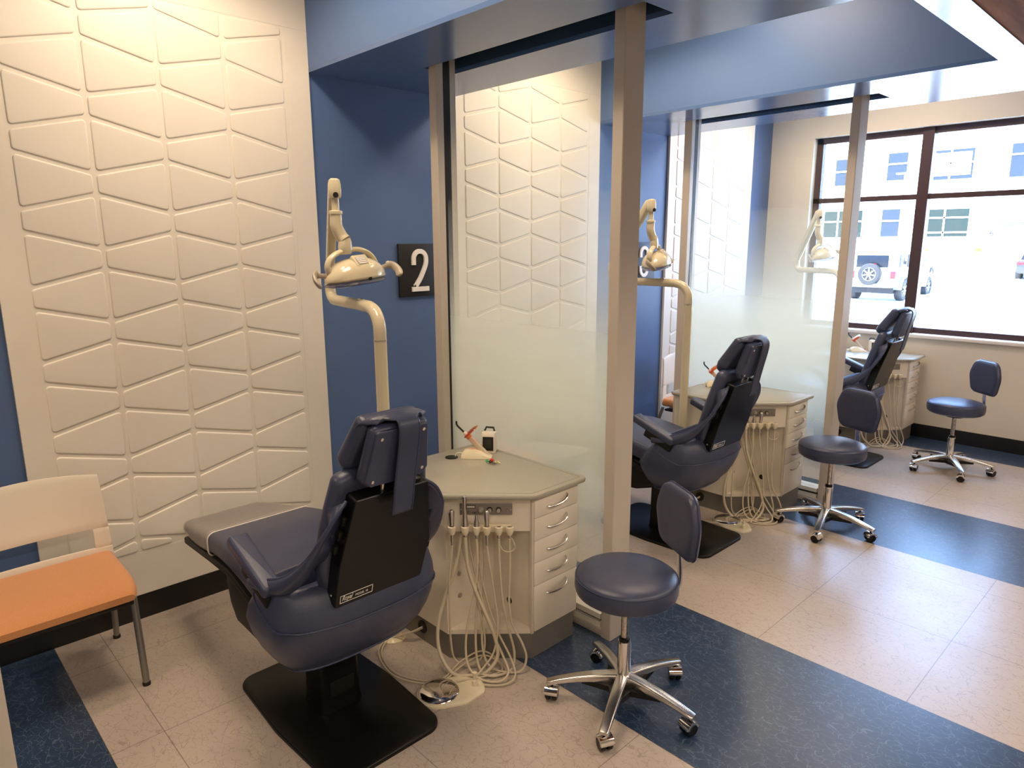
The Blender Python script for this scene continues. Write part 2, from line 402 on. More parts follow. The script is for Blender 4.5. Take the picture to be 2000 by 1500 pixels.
def text_mesh(txt, size, depth, mx, name, m, parent, shear=0, xs=1):
    c = bpy.data.curves.new('t', 'FONT'); c.body = txt; c.size = size; c.extrude = depth; c.shear = shear; c.align_x = 'LEFT'
    o = bpy.data.objects.new('t', c); COL.objects.link(o); bpy.context.view_layer.update()
    me = bpy.data.meshes.new_from_object(o.evaluated_get(bpy.context.evaluated_depsgraph_get()))
    bpy.data.objects.remove(o); me.name = name
    for v in me.vertices: v.co = mx @ Vector((v.co.x*xs, v.co.y, v.co.z))
    me.materials.clear(); me.materials.append(M[m]); ob = bpy.data.objects.new(name, me); COL.objects.link(ob); ob.parent = parent
    return ob
def frame_mx(o, xa, za):
    "matrix with local x -> xa, local z -> za"
    xa = Vector(xa).normalized(); za = Vector(za); za = (za-xa*za.dot(xa)).normalized(); ya = za.cross(xa)
    return Matrix(((xa.x, ya.x, za.x, o[0]), (xa.y, ya.y, za.y, o[1]), (xa.z, ya.z, za.z, o[2]), (0, 0, 0, 1)))

# ------------------------------------------------------------------ room shell
XW = -3.41; YW = 6.84; ZS = 2.59; ZT = 3.25; XR = 3.2; YB = -3.2; XB = -.95
struct('floor', MB().box(XW-.1, XR, YB, YW+.12, -.06, 0), 'floor')
struct('wall_left', MB().box(XW-.12, XW, YB, YW, 0, ZT+.1), 'blue_wall')
struct('wall_right', MB().box(XR, XR+.1, YB, YW+.12, 0, ZT), 'cream_wall')
struct('wall_back', MB().box(XW-.1, XR, YB-.1, YB, 0, ZT), 'cream_wall')
WX0, WX1, WZ0, WZ1 = -2.99, -1.07, .925, 2.70
YO = YW+.20
mb = MB(); mb.box(XW-.12, WX0, YW, YO, 0, ZT).box(WX1, XR+.1, YW, YO, 0, ZT).box(WX0, WX1, YW, YO, 0, WZ0-.03).box(WX0, WX1, YW, YO, WZ1, ZT)
struct('wall_window', mb, 'cream_wall')
struct('baseboard_left', MB().box(XW, XW+.022, YB, YW-.012, 0, .119), 'baseboard')
struct('baseboard_window', MB().box(XW, XR, YW-.012, YW, 0, .119), 'baseboard')
# ceiling: deep trays between glossy soffit beams, a slot over each partition
mbs = MB(); mbf = MB(); mbt = MB(); mbd = MB()
y0s = 1.83
for k in (-2, -1, 0, 1):
    a = y0s+PIT*k; b = a+.915; s0 = 2.205+PIT*k; s1 = 2.392+PIT*k
    if k == 2: b = YW; s0 = s1 = None
    a0 = max(a, YB)
    if s0:
        s0c = max(s0, YB+.001)
        mbs.box(XW, XB, a0, s0c, ZS, ZS+.02).box(XW, XB, s1, b, ZS, ZS+.02).box(XW, -2.93, s0c, s1, ZS, ZS+.02).box(-1.615, XB, s0c, s1, ZS, ZS+.02)
        mbd.box(-2.95, -1.60, s0c-.01, s1+.01, ZS+.16, ZS+.18).box(-2.95, -2.93, s0c, s1, ZS+.02, ZS+.16).box(-1.615, -1.6, s0c, s1, ZS+.02, ZS+.16)
        mbd.box(-2.95, -1.60, s0c-.012, s0c, ZS+.02, ZS+.16).box(-2.95, -1.60, s1, s1+.012, ZS+.02, ZS+.16)
    else: mbs.box(XW, XB, a0, b, ZS, ZS+.02)
    mbf.box(XW, XB, a0, a0+.02, ZS+.02, ZT)
    if b < YW: mbf.box(XW, XB, b-.02, b, ZS+.02, ZT)
mbs.box(XB, -.81, YB, YW, ZS, ZS+.02); mbf.box(XB, XB+.02, YB, YW, ZS+.02, ZT)
mbt.box(XW, XB+.1, YB, YW, ZT, ZT+.05)
struct('ceiling', mbt, 'white_wall')
struct('trim_1', mbs, 'soffit'); struct('trim_2', mbf, 'soffit_face'); struct('trim_3', mbd, 'slot')
mb = MB()
for i in range(8): mb.box(-.81+.145*i, -.81+.145*i+.14, YB, YW, ZS+.004, ZS+.03)
mb.box(-.81, .35, YB, YW, ZS+.03, ZS+.05)
struct('trim_4', mb, 'wood')
struct('trim_5', MB().box(.35, XR, YB, YW, 2.9, 2.95).box(.35, .37, YB, YW, ZS, 2.9), 'white_wall')
# window
wn = thing('window_1', '', ''); del wn['label']; del wn['category']; wn['kind'] = 'structure'; wn.location = (0, YO-.09, 0)
f = MB(); FD = .03
f.box(WX0, WX0+.06, -FD, FD, WZ0, WZ1).box(WX1-.06, WX1, -FD, FD, WZ0, WZ1).box(WX0, WX1, -FD, FD, WZ1-.055, WZ1).box(WX0, WX1, -FD, FD, WZ0, WZ0+.05)
f.box(-2.075, -1.985, -FD-.02, FD+.02, WZ0, WZ1).box(WX0, WX1, -FD, FD, 2.10, 2.145)
f.build('window_frame', 'frame', wn)
for x0, x1 in ((WX0+.06, -2.075), (-1.985, WX1-.06)):
    for z0, z1 in ((WZ0+.05, 2.10), (2.145, WZ1-.055)):
        MB().box(x0, x1, -.003, .003, z0, z1).build('pane', 'glass', wn)
MB().box(WX0, WX1, -.135, -FD, WZ0-.03, WZ0, bev=.004).build('window_sill', 'sill', wn)

# ------------------------------------------------------------------ relief wall panels
def make_panel(y0, label):
    p = thing('relief_wall_panel', label, 'wall panel', (XW, y0, 0), group='white relief wall panels')
    mb = MB(); mb.box(.001, .020, 0, 1.40, .121, ZT)
    mb.build('backing_board', 'panel', p)
    mt = MB(); g = .0078; cols = [.10, .385, .678, .972, 1.268]; A = .034; H = .0050; zb, zt = .33, 2.777
    def zl(k, j): return 2.541-.1552*k + A*(1 if (j+k) % 2 else -1)
    for c in range(4):
        for k in range(-3, 15):
            ya, yb = cols[c]+g, cols[c+1]-g
            tl, tr = zl(k, c)-g, zl(k, c+1)-g; bl, br = zl(k+1, c)+g, zl(k+1, c+1)+g
            poly = [(ya, bl), (yb, br), (yb, tr), (ya, tl)]
            # clip to top and bottom of the patterned field
            def clip(P, z, keep_above):
                out = []
                for i in range(len(P)):
                    a, b = P[i-1], P[i]; ia = (a[1] >= z) == keep_above; ib = (b[1] >= z) == keep_above
                    if ia != ib:
                        t = (z-a[1])/(b[1]-a[1]); out.append((a[0]+(b[0]-a[0])*t, z))
                    if ib: out.append(b)
                return out
            poly = clip(poly, zb+.006, True); poly = clip(poly, zt-.006, False) if poly else poly
            if len(poly) < 3 or max(q[1] for q in poly)-min(q[1] for q in poly) < .03: continue
            rp = round_poly(poly, .014, 3)
            r0 = rp; r1 = inset(rp, .0015); r2 = inset(rp, .0045); r3 = inset(rp, .007)
            rings = [[(.020, y, z) for y, z in r0], [(.020+H*.65, y, z) for y, z in r1], [(.020+H*.95, y, z) for y, z in r2], [(.020+H, y, z) for y, z in r3]]
            mt.loft(rings, cap=(False, True))
    mt.build('raised_tiles', 'panel', p, angle=80)
    # flat margins standing level with the tiles, with fine joints at the head
    e = MB(); X1 = .0212
    e.box(.020, X1, 0, .088, .121, zt).box(.020, X1, 1.28, 1.40, .121, zt).box(.020, X1, 0, .088, zt+.003, ZT).box(.020, X1, 1.28, 1.40, zt+.003, ZT).box(.020, X1, .088, 1.28, .121, zb).box(.020, X1, .0881, 1.2799, zt+.003, ZT)
    e.build('margin', 'panel', p)
    return p
for k, lb in enumerate(('white relief panel with raised trapezoid tiles, largest, behind the orange chair at left',
                        'white relief panel of trapezoid tiles seen through the nearest frosted glass pane',
                        'white relief panel of trapezoid tiles seen through the far glass, nearest the window')):
    make_panel(.43+PIT*k, lb)

# ------------------------------------------------------------------ glass partitions
def make_partition(label):
    p = thing('glass_partition', label, 'partition', (-2.33, 2.30, 0), group='frosted glass partitions between the bays')
    # local x: -0.62 .. +0.61
    def post(x0, x1, slot_side):
        h = ZS+.14; d = .014; e = .003
        if slot_side > 0: P = [(x0+e, -.065), (x1-e, -.065), (x1, -.065+e), (x1, -.022), (x1-d, -.022), (x1-d, .022), (x1, .022), (x1, .06-e), (x1-e, .06), (x0+e, .06), (x0, .06-e), (x0, -.065+e)]
        else: P = [(x0+e, -.065), (x1-e, -.065), (x1, -.065+e), (x1, .06-e), (x1-e, .06), (x0+e, .06), (x0, .06-e), (x0, .022), (x0+d, .022), (x0+d, -.022), (x0, -.022), (x0, -.065+e)]
        return MB().prism(P, 0, h)
    a = post(-.605, -.545, 1).build('post', 'alu', p); post(.558, .612, -1).build('post', 'alu', p)
    MB().box(-.559, -.546, -.0215, .0215, .11, ZS+.13).build('gasket', 'gasket', p)
    MB().box(.559, .571, -.0215, .0215, .11, ZS+.13).build('gasket', 'gasket', p)
    MB().box(-.549, .564, -.006, .006, .10, ZS+.12).build('glass_pane', 'glass', p)
    fm = MB()
    for yy in (-.0072, -.0076, -.0080): fm.add([(-.545, yy, .105), (.558, yy, .105), (.558, yy, 1.965), (-.545, yy, 1.965)], [(0, 1, 2, 3)])
    fm.build('frost_film', 'frost', p)
    MB().box(-.545, .558, -.06, .056, 0, .034, bev=.002).build('bottom_rail', 'alu', p)
    r = MB().box(-.545, .545, -.052, .05, .034, .058).box(-.545, .545, -.052, .05, .074, .100)
    r.build('rail_insert', 'rail_white', p)
    MB().box(-.545, .552, -.035, .035, .058, .074).build('rail_gap', 'gasket', p)
    return p
p1 = make_partition('nearest frosted glass partition with aluminium posts, beside the 2 sign')
p2 = dup(p1, (-2.33, 2.30+PIT, 0), 0, 'farther frosted glass partition with aluminium posts, in front of the window')
tag(MB().box(-1.80, -1.745, -.0, .122, 0, ZS-.001, bev=.004).build('aluminium_post', 'alu'), 'pale upright post cut off by the lower left corner of the picture', 'post')

# ------------------------------------------------------------------ number signs
def make_sign(y0, y1, digit, label):
    zc = 1.588; s = thing('number_sign', label, 'sign', (XW+.0005, (y0+y1)/2, zc))
    hw = (y1-y0)/2
    MB().box(0, .016, -hw, hw, -.155, .155, bev=.002).build('sign_board', 'sign', s)
    mx = Matrix(((0, -1, 0, .016), (1, 0, 0, 0), (0, 0, 1, 0), (0, 0, 0, 1)))
    hh = .124; w2 = .045; sw = .027; mb = MB()
    if digit == 2:
        pts = [(-w2+.0, hh*.42)]+[(-w2*math.cos(a), hh-w2-.013+.0+ (w2+.0)*math.sin(a)*1.0) for a in [PI*k/14 for k in range(0, 15)]]
        pts = [(-w2, hh-w2-.013-.035)]+pts[1:]+[(w2*.98, hh*.36), (w2*.75, hh*.12), (0, -hh*.38), (-w2*.80, -hh*.75), (-w2*.90, -hh+.026)]
        P = cr([(x, z, 0) for x, z in pts], 4); stroke([(q.x, q.y) for q in P], sw, .011, mb, mx)
        mb.box(-w2-.016, w2+.016, -.0118, 0, -hh, -hh+sw, mx=mx)
    else:
        t = [(-w2*math.cos(a), hh-w2-.013+w2*math.sin(a)) for a in [PI*k/12 for k in range(13)]]
        P = [(-w2, hh-w2-.045)]+t+[(w2, .045), (w2*.7, .016), (0, .004)]
        Q = cr([(x, z, 0) for x, z in P], 4); stroke([(q.x, q.y) for q in Q], sw, .011, mb, mx)
        P = [(x, -z) for x, z in P]; Q = cr([(x, z, 0) for x, z in P], 4); stroke([(q.x, q.y) for q in Q], sw, .011, mb, mx)
    mb.build('numeral', 'digit', s)
    return s
make_sign(2.335, 2.625, 2, 'black square sign with a white 2 on the blue wall')
make_sign(4.575, 4.885, 3, 'black square sign with a white 3, half hidden by the second lamp')

# ------------------------------------------------------------------ dental chair
def make_chair(label):
    C = thing('dental_chair', label, 'dental chair', (-2.19, 1.14, 0), group='navy dental chairs')
    # base plate: rounded, slightly barrelled rectangle
    bp = []
    pl = round_poly([(-.39, -.225), (0, -.245), (.39, -.225), (.39, .225), (0, .245), (-.39, .225)], [.07, .6, .07, .07, .6, .07], 8)
    mb = MB(); mb.loft([[(x, y, z) for x, y in inset(pl, d)] for d, z in ((0, 0), (0, .010), (.002, .014), (.006, .016))]); mb.build('base_plate', 'black', C)
    mb = MB(); mb.loft([[(cx+x, y, z) for x, y in rrect(w, d, .02, 3)] for cx, w, d, z in ((-.02, .16, .17, .015), (-.02, .15, .16, .06), (-.02, .15, .15, .30), (-.05, .3, .24, .40), (-.05, .34, .28, .46))])
    mb.build('column', 'black', C)
    MB().box(.052, .058, -.05, .05, .08, .14).build('column_cover', 'black_matte', C)
    # seat housing below the cushion
    hs = [(-.50, .37, .19, .47), (-.45, .30, .20, .485), (-.38, .265, .21, .49), (-.1, .29, .23, .48), (.12, .36, .23, .50), (.22, .44, .21, .52)]
    mb = MB(); mb.loft([[(x, y, (zt+zb)/2+z) for y, z in rrect(2*w, zt-zb, .03, 3)] for x, zb, w, zt in hs]); mb.build('seat_housing', 'black_matte', C)
    # black pan under the leg rest and seat
    st = [(-.985, .19, .435), (-.80, .205, .462), (-.60, .22, .490), (-.36, .235, .515), (-.22, .245, .500), (-.05, .25, .455), (.12, .25, .44)]
    mb = MB(); mb.loft([[(x, y, zc-.018+z) for y, z in rrect(2*w, .034, .008, 2)] for x, w, zc in st]); mb.build('seat_pan', 'black_matte', C)
    # one-piece cushion: toe, knee, seat   (x, half width, top z, thickness)
    def cush(stn, grow=0, e=.03):
        P = cr([(x, hw, zt) for x, hw, zt, th in stn], 5); T = cr([(x, th, 0) for x, hw, zt, th in stn], 5); rings = []
        n = len(P)
        for i, (p, t) in enumerate(zip(P, T)):
            th = t.y+grow*2; hw = p.y+grow; zc = p.z+grow-th/2; rings.append([(p.x, y, zc+z) for y, z in rrect(2*hw, th, e, 5)])
        def endcap(p, t, dx, sgn):
            out = []
            for a in (75, 55, 35, 15):
                q = math.radians(a); c = math.cos(q); s_ = math.sin(q)
                th = t.y+grow*2; hw = p.y+grow; zc = p.z+grow-th/2
                out.append([(p.x+sgn*dx*s_, y*(1-.12*(1-c)), zc+z) for y, z in rrect(2*hw-2*e*(1-c), th-2*(th*.42)*(1-c), e*max(.3, c), 5)])
            return out
        a = endcap(P[0], T[0], .03, -1); b = endcap(P[-1], T[-1], .03, 1)
        return a+rings+b[::-1]
    S0 = [(-.985, .185, .505, .06), (-.90, .195, .525, .075), (-.75, .21, .553, .085), (-.60, .222, .585, .09), (-.45, .235, .612, .095), (-.33, .245, .625, .10), (-.20, .25, .615, .10), (-.05, .255, .590, .10), (.10, .255, .575, .10), (.24, .245, .58, .10)]
    mb = MB(); mb.loft(cush(S0)); mb.build('seat_cushion', 'vinyl', C)
    mb = MB(); mb.loft(cush([s for s in S0[:4]], .004)); tc = mb.build('toe_cover', 'plastic_cover', C); tc['label'] = 'clear plastic cover over the foot end'
    # edge band of the cover
    x, hw, zt, th = S0[3]
    mb = MB(); ring = rrect(2*hw+.012, th+.012, .03, 5); mb.tube([(x+.03, y, zt-th/2+z) for y, z in ring]+[(x+.03, ring[0][0], zt-th/2+ring[0][1])], .003, 6); mb.build('cover_edge', 'white_plastic', tc)
    # upholstered skirt below the seat, open bowl that wraps the rear
    lv = [(.338, .05, .205, .20), (.352, .025, .250, .24), (.40, -.010, .295, .282), (.45, -.038, .325, .302), (.50, -.058, .348, .312), (.55, -.03, .362, .312), (.60, .015, .352, .306), (.645, .055, .325, .296), (.668, .085, .305, .282), (.672, .105, .292, .268), (.655, .115, .282, .25), (.60, .12, .28, .24)]
    mb = MB(); rings = []
    for z, xf, xr, hw in lv:
        r = []
        for k in range(40):
            a = 2*PI*k/40; c, s_ = math.cos(a), math.sin(a); ex = .62 if c > 0 else .32
            r.append(((xf+xr)/2+(xr-xf)/2*math.copysign(abs(c)**ex, c), hw*math.copysign(abs(s_)**(.75 if c > 0 else .45), s_)-.012, z))
        rings.append(r)
    mb.loft(rings, cap=(True, True)); sk = mb.build('seat_skirt', 'vinyl', C)
    # piped seams on the skirt
    def ringat(i, off=.002):
        c0 = Vector((.19, 0, 0)); return [Vector((p[0], p[1], p[2]))+Vector((p[0]-.19, p[1], 0)).normalized()*off for p in rings[i]]
    for i in (1, ):
        q = ringat(i); MB().tube(q+[q[0]], .004, 6, cap=False).build('piping', 'vinyl2', sk)
    s1 = [rings[j][k] for j, k in ((9, 14), (8, 13), (7, 12), (6, 11), (5, 9), (5, 7), (5, 5), (5, 2), (5, 0), (5, 38), (5, 35), (5, 33), (5, 31), (6, 29), (7, 28), (8, 27), (9, 26))]
    MB().tube(cr([Vector(p)+Vector((p[0]-.15, p[1], 0)).normalized()*.001 for p in s1], 4), .0028, 6).build('seam', 'vinyl2', sk)
    # backrest: shell at the rear, cushion before it.  local frame: origin bottom centre rear, up along slope
    b0 = Vector((.35, 0, .608)); b1 = Vector((.458, 0, .992)); upv = (b1-b0).normalized(); nrm = Vector((upv.z, 0, -upv.x))  # nrm points rearwards
    BX = Matrix(((0, upv.x, nrm.x, b0.x), (1, 0, 0, 0), (0, upv.z, nrm.z, b0.z), (0, 0, 0, 1)))   # (across, up, rearwards)
    Lh = (b1-b0).length
    sh = [(-.168, 0), (.168, 0), (.182, .16), (.135, Lh), (-.135, Lh), (-.168, .16)]
    mb = MB(); pr = round_poly(sh, .008, 3)
    mb.loft([[(x, y, z) for x, y in inset(pr, d)] for d, z in ((0, -.052), (0, -.003), (.003, 0))], smooth=False, mx=BX); bs = mb.build('back_shell', 'black', C, angle=20)
    # recess, switches and screws of the shell
    for q in (.20, .25, .30):
        xw = -.182+.047*(q-.145)/(Lh-.16); MB().box(xw-.006, xw+.01, q, q+.03, -.040, -.022, mx=BX, bev=.002).build('side_clip', 'black_matte', bs)
    mb = MB(); mb.box(.055, .112, Lh-.001, Lh+.010, -.044, -.012, mx=BX, bev=.002); mb.build('switch_housing', 'black_matte', bs)
    mb = MB()
    for q in range(4): mb.box(.066+.009*q, .072+.009*q, Lh+.010, Lh+.013, -.038, -.018, mx=BX)
    mb.build('rocker_switch', 'knob', bs)
    mb = MB(); mb.lathe([(.0, 0), (.005, 0), (.004, .002), (0, .002)], 10, mx=BX @ frame_mx((-.168, .035, -.03), (0, 0, 1), (-1, 0, 0))); mb.build('screw', 'steel', bs)
    # name plate: border and two words of lettering
    px0, px1, py0, py1 = -.152, -.032, .016, .046
    mb = MB()
    for a, b, c, d in ((px0, px1, py0, py0+.0018), (px0, px1, py1-.0018, py1), (px0, px0+.0018, py0, py1), (px1-.0018, px1, py0, py1)): mb.box(a, b, c, d, 0, .0012, mx=BX)
    npl = mb.build('name_plate', 'print_white', bs); npl['label'] = 'thin white border of the name plate on the black shell'
    text_mesh('Royal', .027, .0003, BX @ Matrix.Translation((px0+.006, py0+.0085, .001)), 'lettering', 'print_white', npl, shear=.35, xs=.62)
    text_mesh('MODEL 16', .0122, .0003, BX @ Matrix.Translation((px0+.055, py0+.010, .001)), 'lettering', 'print_white', npl, xs=.84)
    # back cushion
    cu = [(-.178, .02), (.178, .02), (.20, .12), (.195, .28), (.168, Lh+.045), (.12, Lh+.058), (-.12, Lh+.058), (-.168, Lh+.045), (-.195, .28), (-.20, .12)]
    mb = puffed(round_poly(cu, .03, 3), -.115, -.052, .028, mx=BX @ Matrix.Scale(1, 4)); mb.build('back_cushion', 'vinyl', C)
    # arm slings from cushion edge down to the arm pad
    for s_ in (-1, 1):
        topc = cr([(.425, s_*.150, .985), (.436, s_*.195, .950), (.415, s_*.238, .88), (.362, s_*.265, .805), (.275, s_*.288, .735), (.17, s_*.304, .690), (.06, s_*.312, .672)], 6)
        lowc = cr([(.395, s_*.170, .92), (.372, s_*.19, .86), (.345, s_*.215, .79), (.305, s_*.248, .715), (.245, s_*.282, .662), (.16, s_*.304, .645), (.065, s_*.312, .640)], 6)
        if s_ > 0: topc = [Vector((p.x, p.y*.93, p.z)) for p in topc]; lowc = [Vector((p.x, p.y*.93, p.z)) for p in lowc]
        g = []
        for a, b in zip(topc, lowc):
            row = []
            for k in range(7):
                t = k/6; p = a.lerp(b, t); bul = .014*math.sin(PI*t); row.append(p+Vector((bul*.6, s_*bul, -.0)))
            g.append(row)
        mb = MB(); mb.grid(g)
        sl = mb.build('arm_sling', 'vinyl', C, mods=[('SOLIDIFY', dict(thickness=.012, offset=0))])
        # inner sheet that closes the wing against the cushion
        g2 = [[a.lerp(Vector((min(a.x, .40)-.02, s_*.185, min(a.z, .98)-.02)), t) for t in (0, .5, 1)] for a in topc[:25]]
        MB().grid(g2).build('sling_lining', 'vinyl', sl, mods=[('SOLIDIFY', dict(thickness=.006, offset=0))])
        MB().tube([p+Vector((.002, 0, .004)) for p in topc], .0052, 8).build('piping', 'vinyl2', sl)
        # arm pad, tilted up to the front
        a = Vector((-.055, s_*.302, .775)); b = Vector((.215, s_*.302, .675)); ax = (b-a).normalized()
        mx = frame_mx(a, ax, (0, 0, 1)); L_ = (b-a).length
        mb = puffed(round_poly([(0, -.036), (L_, -.033), (L_, .033), (0, .036)], .014, 4), -.034, .010, .014, mx=mx)
        ar = mb.build('armrest', 'vinyl', C)
        MB().box(.10, L_, -.022, .022, -.075, -.030, mx=mx, bev=.006).build('arm_bracket', 'black_matte', ar)
    # headrest: rear pad, front pillow, hood over the top and hanging strap
    h0 = Vector((.475, 0, 1.020)); h1 = Vector((.528, 0, 1.215)); u2 = (h1-h0).normalized(); n2 = Vector((u2.z, 0, -u2.x))
    HX = Matrix(((0, u2.x, n2.x, h0.x), (1, 0, 0, 0), (0, u2.z, n2.z, h0.z), (0, 0, 0, 1)))
    Hh = .205
    rp = round_poly([(-.098, 0), (.098, 0), (.124, .03), (.100, Hh), (-.100, Hh), (-.124, .03)], [.02, .02, .02, .022, .022, .02], 4)
    mb = puffed(rp, -.052, -.006, .022, mx=HX); hp = mb.build('headrest_pad', 'vinyl', C)
    mb = MB(); ip = inset(rp, .010); mb.loft([[(x, y, z) for x, y in q] for q, z in ((ip, -.012), (ip, -.002), (inset(ip, .003), 0))], mx=HX, smooth=False); mb.build('headrest_back_plate', 'vinyl', hp)
    for x, y in ((-.088, .028), (.092, .035), (-.072, Hh-.035), (.078, Hh-.03)):
        MB().lathe([(.0001, .0035), (.003, .0032), (.0058, .001), (.006, -.001)][::-1], 12, mx=HX @ Matrix.Translation((x, y, 0))).build('screw', 'chrome', hp)
    fa, fb = Vector((.362, 0, 1.052)), Vector((.470, 0, 1.222)); u3 = (fb-fa).normalized(); n3 = Vector((u3.z, 0, -u3.x))
    FX = Matrix(((0, u3.x, n3.x, fa.x), (1, 0, 0, 0), (0, u3.z, n3.z, fa.z), (0, 0, 0, 1)))
    Hf = (fb-fa).length
    fp = round_poly([(-.105, -.012), (.105, -.012), (.132, .035), (.108, Hf+.006), (-.108, Hf+.006), (-.132, .035)], .025, 4)
    mb = puffed(fp, -.055, .012, .028, mx=FX); hf = mb.build('headrest_pillow', 'vinyl', C)
    hood = [Vector((.430, 0, 1.222)), Vector((.455, 0, 1.244)), Vector((.49, 0, 1.252)), Vector((.522, 0, 1.240)), Vector((.540, 0, 1.215)), Vector((.536, 0, 1.17)), Vector((.520, 0, 1.10)), Vector((.502, 0, 1.02)), Vector((.492, 0, .965)), Vector((.482, 0, .925))]
    hc = cr(hood, 4); g = []
    for i, p in enumerate(hc):
        t = i/(len(hc)-1); wl = .112 if t < .22 else (.112-(t-.22)/.14*.074 if t < .36 else .038)
        yc = .012 if t > .36 else .012*max(0, t-.1)
        g.append([(p.x, yc+wl*k, p.z-(.020*abs(k)**3 if t < .3 else 0)) for k in (-1, -.75, -.4, 0, .4, .75, 1)])
    hd = MB().grid(g).build('headrest_strap', 'vinyl', C, mods=[('SOLIDIFY', dict(thickness=.006, offset=0))])
    mb = MB(); i0 = int(len(g)*.37)
    for sgn, idx in ((-1, 0), (1, -1)):
        mb.tube([Vector(r[idx])+Vector((.0035, -sgn*.004, 0)) for r in g[i0:]], .0009, 5)
    mb.build('stitching', 'vinyl2', hd)
    for s_ in (-.03, .03): MB().tube([(.43, s_, .96), (.452, s_, 1.05)], .006, 8).build('headrest_bar', 'steel', C)
    return C
ch = make_chair('navy dental chair nearest the camera, black back shell with a name plate')
dup(ch, (-2.235, 1.165+PIT, 0), 0, 'second navy dental chair, seen from the side just past the nearest glass partition')
dup(ch, (-2.20, 1.14+2*PIT, 0), 0, 'farthest navy dental chair, below the window behind a round stool')

# ------------------------------------------------------------------ dental cabinet
def make_cabinet(label):
    C = thing('dental_cabinet', label, 'cabinet', (-2.19, 1.90, 0), group='cream dental cabinets')
    O_ = Vector((-2.19, 1.90, 0))
    def W(x, y, z=0): return Vector((x, y, z))-O_
    zt = .735; z0 = .12
    # outer body outline (ccw): left side, chamfered front, right drawer side
    A = W(-2.53, 2.165); B = W(-2.53, 1.632); Cc = W(-2.115, 1.632); D = W(-1.862, 1.885); E_ = W(-1.862, 2.165)
    # shell: left wall, back wall, niche walls, drawer block, header over niche
    nx = W(-2.112, 0).x; ny = W(0, 1.897).y
    mb = MB()
    mb.prism([(A.x, A.y), (B.x, B.y), (nx, B.y), (nx, ny), (nx, A.y)][:3]+[(nx, A.y)], z0, zt)       # left block
    mb.prism([(nx, ny), (D.x-.012, ny), (D.x-.012, A.y), (nx, A.y)], z0, zt)                           # drawer block
    ch_ = [(Cc.x, Cc.y), (D.x, D.y), (nx, ny+.0)]
    mb.prism([(nx, Cc.y), (D.x, ny), (nx, ny)], z0, z0+.02)                                             # niche floor
    mb.prism([(nx, Cc.y), (D.x, ny), (D.x-.03, ny), (nx, Cc.y+.03)], .585, zt)                          # header board
    mb.prism([(nx, Cc.y+.03), (D.x-.03, ny), (nx, ny)], zt-.02, zt)
    mb.build('cabinet_body', 'cab', C)
    # kick base
    k = [(A.x+.03, A.y-.005), (B.x+.03, B.y+.012), (Cc.x-.006, Cc.y+.012), (D.x-.010, D.y+.008), (E_.x-.010, E_.y-.005)]
    kb = MB().prism(k[::1], 0, z0).build('kick_base', 'kick', C)
    mx = frame_mx((B.x+.22, B.y+.0115, .065), (1, 0, 0), (0, -1, 0))
    MB().lathe([(.030, 0), (.030, .004), (.022, .004), (.022, .001)], 20, mx=mx).build('cable_grommet', 'gasket', kb)
    # counter top with rounded corners and an inlaid line
    top = [W(-2.56, 2.195), W(-2.56, 1.600), W(-2.095, 1.600), W(-1.825, 1.868), W(-1.825, 2.195)]
    tp = round_poly([(p.x, p.y) for p in top], [.03, .045, .07, .05, .03], 6)
    ct = MB(); e = .010
    ct.loft([[(x, y, z) for x, y in inset(tp, d)] for d, z in ((.006, zt), (.001, zt+.004), (0, zt+.010), (0, zt+.014), (.003, zt+.019), (.009, zt+.021))])
    ct = ct.build('countertop', 'counter', C)
    ln = inset(tp, .026); MB().tube([(x, y, zt+.0207) for x, y in ln+[ln[0]]], .0016, 4, cap=False).build('inlay_line', 'counter_line', ct)
    g = W(-2.452, 1.943, zt+.021)
    MB().lathe([(.030, 0), (.030, .003), (.026, .0045), (.006, .0045), (.0001, .004)], 24, mx=Matrix.Translation(g)).build('desk_grommet', 'gasket', ct)
    # drawers on the right side (faces +x)
    zs = [.727, .638, .539, .440, .338, .128]
    mb = MB().box(D.x-.013, D.x-.001, D.y+.001, D.y+.012, z0, zt-.001); mb.build('drawer_frame', 'cab_edge', C)
    for a, b in zip(zs[:-1], zs[1:]):
        d = MB().box(D.x-.013, D.x+.004, D.y+.013, E_.y+.0, b+.0015, a-.0015, bev=.0012).build('drawer', 'cab', C)
        zc = a-.040; yc0, yc1 = D.y+.085, D.y+.205
        path = [(D.x+.004, yc0, zc-.012), (D.x+.012, yc0+.012, zc-.014), (D.x+.024, yc0+.045, zc-.010), (D.x+.029, yc0+.08, zc-.001), (D.x+.022, yc1-.014, zc+.011), (D.x+.004, yc1, zc+.016)]
        P = cr(path, 4); MB().tube(P, [.003+.0042*math.sin(PI*i/(len(P)-1))**.7 for i in range(len(P))], 8, flat=(1.0, .75)).build('handle', 'brushed', d)
    # control strip and instrument bar on the chamfered header.  frame: across (right), up, outwards
    cx = frame_mx((Cc.x, Cc.y, 0), (1, 1, 0), (1, -1, 0))  # local x along face, local z out, local y = up?
    cx = Matrix(((math.sqrt(.5), 0, math.sqrt(.5), Cc.x), (math.sqrt(.5), 0, -math.sqrt(.5), Cc.y), (0, 1, 0, 0), (0, 0, 0, 1)))
    FW = (D-Cc).length
    # strip spans 0.072 .. 0.290 of 0.358
    cp = MB().box(.064, .278, .660, .708, .001, .004, mx=cx, bev=.001).build('control_plate', 'ctrl', C)
    MB().box(.090, .128, .688, .702, .004, .0055, mx=cx).build('gauge_frame', 'print_dark', cp)
    MB().box(.093, .125, .691, .699, .0055, .0062, mx=cx).build('pressure_gauge', 'cab_edge', cp)
